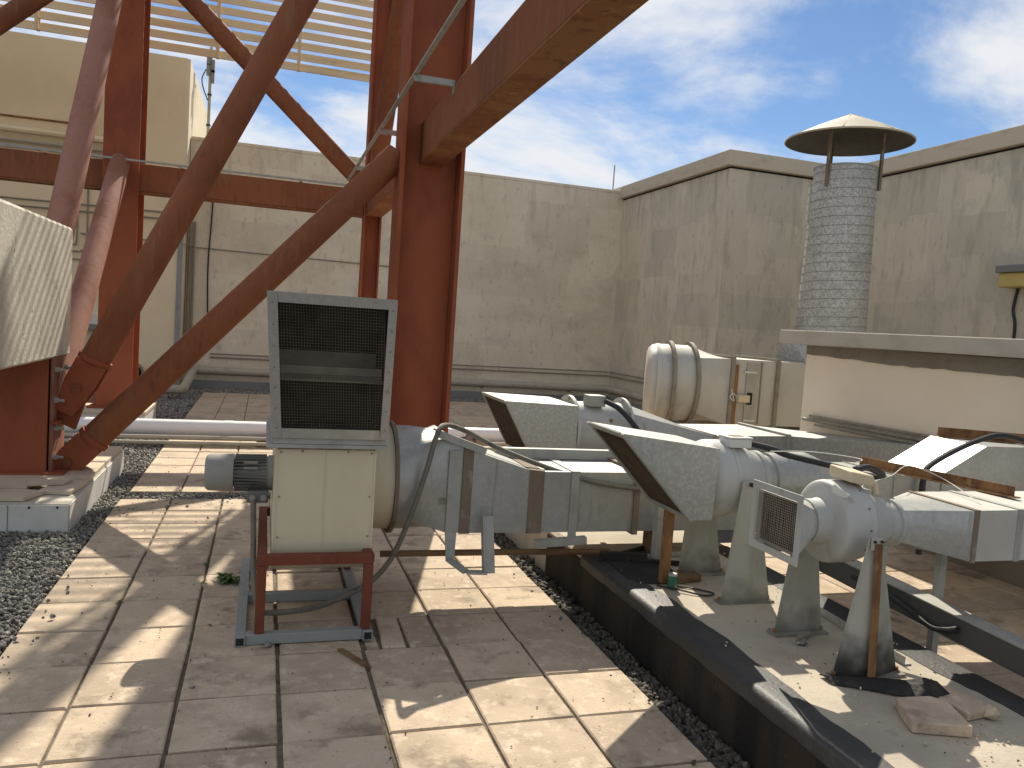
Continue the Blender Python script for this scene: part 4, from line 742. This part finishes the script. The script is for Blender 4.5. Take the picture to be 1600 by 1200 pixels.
# ---- large cream fan unit behind the plant room
t = thing('axial_fan_unit', (5.5, 9, .2), 'big cream axial fan unit with flanged round barrel and square box', 'fan unit')
RY, RZ, RR = 9.0, 1.03, .49
build('barrel', MB().loft([rcirc(4.605, RY+.06, RZ, .37, 48, radians(26)), rcirc(4.62, RY+.05, RZ, .425, 48, radians(25)), rcirc(4.655, RY+.03, RZ, .463, 48, radians(24)), rcirc(4.70, RY+.02, RZ, .474, 48, radians(22)), rcirc(4.86, RY+.01, RZ, RR-.01, 48, radians(18)), rcirc(5.14, RY, RZ, RR-.01, 48, radians(13))]), 'ductwhite', t, smooth=True)
for x, yw in ((4.69, 22), (4.86, 18), (5.14, 13)): 
    rr_ = RR+.035 if x > 4.7 else RR-.008
    build('flange', MB().loft([rcirc(x, RY, RZ, rr_, 48, radians(yw)), rcirc(x+.05, RY, RZ, rr_, 48, radians(yw))]), 'flangegrey' if x > 4.7 else 'ductwhite', t, smooth=True)
    if x > 4.7:
        for k in range(16):
            a = 2*pi*k/16+.1; p = V((x+(RR+.015)*cos(a)*math.tan(radians(yw)), RY+(RR+.015)*cos(a), RZ+(RR+.015)*sin(a))); build('bolt', MB().tube([p-V((.012,0,0)), p], .011, 6), 'conduit', t)
build('transition', MB().loft([rcirc(5.17, RY, RZ, RR-.01, 48, radians(13)), rrect(5.47, 8.5, 9.5, .57, 1.385)], (False, False)), 'ductwhite', t, smooth=True)
bx_ = build('box', MB().box(5.47, 7.2, 8.5, 9.5, .57, 1.385), 'ductwhite', t)
for x in (5.47, 6.12): fj = MB(); frame_x(fj, x, x+.05, 8.501, 9.499, .571, 1.384, .035); build('flange', fj, 'flangegrey', t)
build('rusty_upright', MB().box(5.53, 5.58, 8.478, 8.499, .58, 1.32), 'rust', bx_); build('access_door', MB().box(5.70, 5.90, 8.484, 8.499, .60, 1.345), 'galv', bx_, bevel=.003)
build('door_edge', MB().box(5.90, 5.915, 8.475, 8.498, .59, 1.36), 'conduit', bx_)
build('handle', MB().box(5.66, 5.84, 8.470, 8.483, 1.22, 1.245), 'pale', bx_); build('handle', MB().box(5.70, 5.86, 8.470, 8.483, .62, .645), 'pale', bx_)
build('isolator_switch', MB().box(5.56, 5.72, 8.40, 8.477, .86, .95), 'cream_plastic', bx_, bevel=.008); build('burn_mark', MB().box(5.725, 5.80, 8.478, 8.4835, .83, .98), 'dirt', bx_)
build('loose_wire', MB().tube(smooth_path([(5.55, 8.44, .93), (5.48, 8.42, .97), (5.45, 8.42, .92), (5.50, 8.41, .88), (5.46, 8.42, 1.02)], 5), .006, 6), 'pale', bx_)
for x in (4.9, 5.6, 6.8): build('foot_frame', MB().box(x-.03, x+.03, 8.6, 9.4, -.01, .55), 'conduit', t)
cable('black_hose', [(7.46, 14.4, .1), (7.44, 14.3, .5), (7.45, 14.1, .9), (7.44, 14.0, 1.15), (7.46, 13.95, 1.25)], .03, 'hose', 'black hose end sticking up beside the round barrel')

# ---- spiral stack
t = thing('spiral_stack', (7.28, 9, 0), 'tall spiral-seamed galvanised exhaust stack with conical rain cap', 'stack')
SX, SY, SR = 7.28, 9.0, .44
st_ = build('stack_body', MB().lathe_z(SX, SY, [(1.35, SR+.02), (3.98, SR-.045)], 56, (True, False)), 'stackgalv', t, smooth=True)
build('stack_lining', MB().lathe_z(SX, SY, [(3.6, SR-.055), (3.978, SR-.06)], 56, (True, False)), 'inside', t)
pts = [(SX+(SR+.0195-.0617*k/840)*cos(2*pi*k/40), SY+(SR+.0195-.0617*k/840)*sin(2*pi*k/40), 1.45+(2.5/21)*k/40) for k in range(21*40+1)]
build('spiral_seam', MB().tube(pts, .0035, 5), 'conduit', st_, smooth=True)
build('top_rim', MB().lathe_z(SX, SY, [(3.97, SR-.037), (3.99, SR-.037)], 56, (False, False)), 'galvbar', t)
build('elbow', MB().tube(smooth_path([(7.20, 9.0, .98), (7.24, 9.0, 1.05), (7.27, 9, 1.2), (7.28, 9, 1.36)], 4), SR-.02, 40), 'stackgalv', t, smooth=True)
build('elbow', MB().tube([(6.7, 9.0, 1.35), (6.95, 9.0, 1.42), (7.1, 9.0, 1.6)], .30, 32), 'stackgalv', t, smooth=True)
cp_ = build('rain_cap', MB().lathe_z(SX, SY, [(4.325, .795), (4.33, .81), (4.345, .808), (4.53, .42), (4.70, .02)], 56, (False, True)), 'cap', t, smooth=True)
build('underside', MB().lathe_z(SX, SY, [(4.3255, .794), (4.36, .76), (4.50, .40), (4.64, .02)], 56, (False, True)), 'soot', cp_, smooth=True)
for k in range(8): a = 2*pi*k/8; build('seam', MB().bar((SX+.80*cos(a), SY+.80*sin(a), 4.353), (SX+.03*cos(a), SY+.03*sin(a), 4.70), .012, .006), 'cap', cp_)
for a in (200, 320, 80):
    a = radians(a); x, y = SX+(SR-.015)*cos(a), SY+(SR-.015)*sin(a)
    build('cap_strut', MB().box(x-.018, x+.018, y-.018, y+.018, 3.70, 4.44), 'rustband', t)
for k in range(4): build('repair_patch', MB().box(SX-.80*SR-.016, SX-.80*SR+.016, SY+.53*SR-.016, SY+.53*SR+.016, 3.30+.119*k, 3.38+.119*k), 'pale', t)
build('stack_foot', MB().lathe_z(SX, SY, [(-.01, .2), (.6, .2)], 20), 'conduit', t)

# ------------------------------------------------------------------ loose things
t = thing('steel_channel', (3.05, 2.8, .35), 'long grey galvanised channel above the pavers right of the nearest fan', 'channel')
build('channel', MB().hexa([(2.995,1.5,.295),(3.085,1.5,.295),(3.085,3.75,.365),(2.995,3.75,.365),(2.995,1.5,.405),(3.085,1.5,.405),(3.085,3.75,.480),(2.995,3.75,.480)]), 'steelgrey', t, bevel=.004)
build('top_flange', MB().hexa([(2.99,1.5,.4055),(3.09,1.5,.4055),(3.09,3.75,.4805),(2.99,3.75,.4805),(2.99,1.5,.4115),(3.09,1.5,.4115),(3.09,3.75,.4865),(2.99,3.75,.4865)]), 'galvbar', t)
for y in (1.6, 3.68): build('prop', MB().box(3.02, 3.06, y, y+.04, -.01, .298 if y < 3 else .36), 'conduit', t)
cable('black_hose', [(2.955, 3.3, .43), (2.97, 3.12, .42), (2.965, 2.95, .395), (2.97, 2.80, .36), (2.975, 2.72, .375), (2.975, 2.66, .40)], .014, 'hose', 'black hose tied under the grey channel')
build('threaded_rod', MB().tube([(2.80, 3.10, .276), (2.93, 3.10, .46)], .011, 8), 'galvbar', label='leaning threaded rod behind the nearest fan legs', cat='rod')
build('steel_angle', MB().hexa([V(p)+V((0,0,0)) for p in ((2.66,2.62,.274),(2.70,2.62,.274),(2.74,3.30,.274),(2.70,3.30,.274),(2.66,2.62,.279),(2.70,2.62,.279),(2.74,3.30,.279),(2.70,3.30,.279))]).hexa([(2.66,2.62,.2795),(2.665,2.62,.2795),(2.705,3.30,.2795),(2.70,3.30,.2795),(2.66,2.62,.312),(2.665,2.62,.312),(2.705,3.30,.312),(2.70,3.30,.312)]), 'galvbar', label='galvanised angle lying behind the nearest fan legs', cat='angle')
# rusty angle resting across the two ducts
a, b = atZ(1347, 727, .938), atZ(1590, 778, .960)
build('rusty_angle', MB().bar(a, b, .045, .006).bar(a+V((.0,.02,.024)), b+V((.0,.02,.024)), .006, .05), 'rust', label='long rusty angle iron lying across the two nearest ducts', cat='angle iron')
a, b = V((3.95, 3.80, 1.110)), V((4.75, 3.40, 1.108))
build('rusty_angle', MB().bar(a, b, .06, .006).bar(a+V((.0,.025,.028)), b+V((.0,.025,.028)), .006, .055), 'rust', label='rusty capped angle on top of the stepped duct at right', cat='angle iron')
cable('black_hose', [(3.50, 3.43, .50), (3.47, 3.42, .80), (3.47, 3.42, .93), (3.52, 3.43, 1.0), (3.75, 3.45, 1.10), (3.95, 3.45, 1.165), (4.10, 3.47, 1.165), (4.35, 3.5, 1.13), (4.8, 3.55, 1.13)], .016, 'hose', 'black hose arching over the stepped duct at right')
cable('loose_wire', [(2.54, 2.75, 1.0), (2.60, 2.9, .99), (2.85, 3.0, 1.02), (3.05, 3.1, 1.05), (3.18, 3.0, 1.0), (3.05, 2.6, .93)], .0022, 'pale', 'thin white wire hanging beside the cream terminal box', seg=5)
cable('loose_wire', [(2.46, 3.40, 1.06), (2.6, 3.25, 1.085), (2.75, 3.1, 1.08), (2.5, 2.86, 1.10)], .0022, 'pale', 'thin pale wire tangled above the cream terminal box', seg=5)
build('rusty_pipe', MB().tube([(.66, 4.30, .30), (1.55, 4.27, .302), (2.02, 4.25, .298)], .018, 10), 'wood', label='thin tan pipe from the blower stand to the platform edge', cat='pipe', smooth=True)
build('burnt_timber', MB().bar((1.93, 4.17, .30), (2.20, 4.13, .30), .05, .045), 'dirt', label='charred timber piece at the platform edge', cat='timber')
for i, (x, y, l, a) in enumerate(((2.12, 4.25, .5, .5), (2.30, 4.05, .42, -.3), (2.42, 4.20, .6, .15))):
    dx, dy = cos(a)*l/2, sin(a)*l/2
    build('burnt_stick', MB().bar((x-dx, y-dy, .287), (x+dx, y+dy, .290), .025, .022), 'dirt' if i < 2 else 'galvbar', label=('short charred stick nearest the platform edge', 'charred stick lying toward the fan leg', 'pale strip lying farthest under the duct')[i], cat='stick')
build('burnt_patch', MB().prism_z([(1.93, 3.75), (2.15, 3.72), (2.27, 3.85), (2.3, 4.1), (2.1, 4.3), (1.95, 4.25)], .2725, .2765), 'dirt', label='black burnt residue spread on the platform edge', cat='residue', kind='stuff')
t = thing('drink_can', (2.118, 3.66, .273), 'small green drink can on the sunlit platform edge', 'can')
build('body', MB().lathe_z(2.118, 3.66, [(.273, .022), (.278, .026), (.345, .026)], 20), 'green', t, smooth=True); build('top', MB().lathe_z(2.118, 3.66, [(.3451, .026), (.356, .021)], 20), 'galvbar', t, smooth=True)
cable('loose_wire', [(2.05, 3.70, .279), (2.13, 3.60, .285), (2.23, 3.52, .279), (2.29, 3.53, .285), (2.24, 3.62, .279), (2.15, 3.68, .283)], .005, 'hose', 'bent black wire lying beside the green can', seg=6)
build('tube_offcut', MB().tube([(2.365, 2.93, .287), (2.44, 2.965, .287)], .013, 12), 'conduit', label='short grey tube offcut at the foot of the fan leg', cat='tube', smooth=True)
# black membrane scrap in front of the nearest leg
m_ = MB(); rings = []
for (x, y, z, w2) in ((2.20, 2.545, .285, .04), (2.30, 2.50, .288, .055), (2.40, 2.44, .29, .07), (2.50, 2.38, .30, .07), (2.535, 2.33, .335, .06)):
    rings.append([(x, y+w2, z+.0), (x, y, z+.012), (x, y-w2, z-.008), (x+.004, y-w2, z-.0105), (x, y, z+.006), (x, y+w2, z-.006)])
build('membrane_scrap', m_.loft(rings), 'dirt', label='crumpled black membrane scrap under the nearest fan leg', cat='membrane')
def slab_piece(name, px, z0, z1, mname, label, cat, skew=(0, 0)):
    P_ = [atZ(x, y, z0) for x, y in px]; mb = MB().loft([[(p.x, p.y, z0) for p in P_], [(p.x+skew[0], p.y+skew[1], z1) for p in P_]])
    return build(name, mb, mname, label=label, cat=cat, bevel=.006)
slab_piece('broken_paver', [(1425, 1146), (1519, 1154), (1478, 1112), (1450, 1104), (1398, 1106), (1412, 1130)], .274, .318, 'paver', 'large broken paver piece lying on the platform', 'broken paver')
slab_piece('broken_paver', [(1512, 1128), (1540, 1122), (1535, 1108), (1478, 1082), (1452, 1088), (1468, 1102)], .274, .306, 'paver', 'smaller broken paver piece behind the large one', 'broken paver')
rk = MB(); p = atZ(1548, 1118, .285); rk.add([tuple(p+V(tuple(v*np.array([.035, .03, .028])*rng.uniform(.75, 1.15)))+V((0,0,.014))) for v in IV], [tuple(f) for f in IF]); build('rubble_stone', rk, 'paver', label='brown rubble stone right of the broken pavers', cat='stone')
# tin in the gap behind the red column
t = thing('paint_tin', (2.1, 8.0, 0), 'rusty open paint tin standing beside the white pipe', 'tin')
build('shell', MB().lathe_z(2.12, 8.0, [(-.0, .122), (.40, .125)], 28, (True, False)), 'tin', t, smooth=True); build('contents', MB().lathe_z(2.12, 8.0, [(.30, .12), (.36, .119)], 28), 'frameblack', t)
build('torn_lid', MB().hexa([(2.03, 7.95, .395), (2.10, 7.9, .39), (2.12, 7.95, .45), (2.06, 8.0, .46), (2.03, 7.955, .397), (2.10, 7.905, .392), (2.12, 7.955, .452), (2.06, 8.005, .462)]), 'tin', t)
build('wire_handle', MB().tube(smooth_path([(2.0, 8.0, .39), (2.02, 7.97, .46), (2.0, 7.95, .50), (1.95, 7.95, .505)], 4), .004, 6), 'pale', t)
# weeds
def weed(loc, n, r, hgt, label):
    mb = MB(); x0, y0 = loc
    for k in range(n):
        a = rng.uniform(0, 2*pi); l = r*rng.uniform(.5, 1.1); h = hgt*rng.uniform(.4, 1.1); sx, sy = rng.uniform(-.3, .3, 2)*r
        d = V((cos(a), sin(a), 0)); n2 = V((-sin(a), cos(a), 0)); p0 = V((x0+sx, y0+sy, -.004)); p1 = p0+d*l*.5+V((0,0,h)); p2 = p0+d*l+V((0,0,h*.75)); w3 = l*.14
        mb.add([p0, p1+n2*w3, p2, p1-n2*w3], [(0,1,2,3)])
    return build('weed', mb, 'leaf', label=label, cat='weed', base=(x0, y0, 0))
p = atZ(357, 910, 0); weed((p.x, p.y), 60, .085, .05, 'leafy green weed growing left of the blower frame'); p = atZ(385, 906, 0); weed((p.x-.01, p.y+.02), 30, .06, .045, 'green weed tuft touching the blower frame')
for i, (x, y) in enumerate(((323, 884), (318, 912), (187, 942))): 
    p = atZ(x, y, 0); weed((p.x, p.y), 16, .03, .022, ('small weed in the joint above the leafy weed', 'small weed in the joint left of the leafy weed', 'small weed in the sunny left joint')[i])
# dry litter
lt = MB()
for k in range(330):
    if k < 200: x, y, z = rng.uniform(-1.0, 1.65), rng.uniform(2.4, 6.7), .004
    elif k < 270: x, y, z = rng.uniform(1.95, 2.85), rng.uniform(1.8, 4.2), .279
    else: x, y, z = rng.uniform(-.95, .3), rng.uniform(7.3, 9.6), .004
    s = rng.uniform(.003, .009)*(1.6 if k % 17 == 0 else 1); a = rng.uniform(0, pi); d = V((cos(a), sin(a), 0)); n2 = V((-sin(a), cos(a), 0)); p = V((x, y, z))
    lt.add([p-d*s, p-n2*s*.6+V((0,0,s*.5)), p+d*s+V((0,0,s*.3)), p+n2*s*.6+V((0,0,s*.6)), p+V((0,0,s*1.0))], [(0,1,4),(1,2,4),(2,3,4),(3,0,4),(3,2,1,0)])
o = build('dry_litter', lt, 'litter', base=(0, 0, 0), label='scattered dry leaf bits and grit on pavers and platform', cat='litter', kind='stuff')
for i, (px, py, s) in enumerate(((418, 1012, .022), (1252, 1008, .03), (300, 1076, .012))):
    z0 = 0 if i != 1 else .272
    p = atZ(px, py, z0); rk = MB(); rk.add([tuple(p+V(tuple(v*s*np.array([1.2, .8, .7])*rng.uniform(.75, 1.15)))+V((0, 0, s*.5))) for v in IV], [tuple(f) for f in IF])
    build('pebble', rk, 'gravel', label=('grey pebble in front of the blower frame', 'grey stone chip on the platform between fan legs', 'tiny dark pebble on the left pavers')[i], cat='pebble')
build('tile_shard', MB().prism_z([(.395, 3.74), (.42, 3.75), (.50, 3.60), (.53, 3.52), (.49, 3.55)], .003, .010), 'wood', label='thin brown splinter in front of the blower frame', cat='splinter')

gt = stones([(2.30, 2.62, 2.0, 2.35, 900, .0045, .283), (1.95, 2.85, 1.9, 4.3, 60, .005, .283), (-1.0, 1.65, 2.5, 6.6, 16, .004, .013)], 'paver')
gt.name = 'grit'; gt.data.name = 'grit'; tag(gt, 'crumbs of grit around the broken pavers and over the platform', 'grit', kind='stuff')
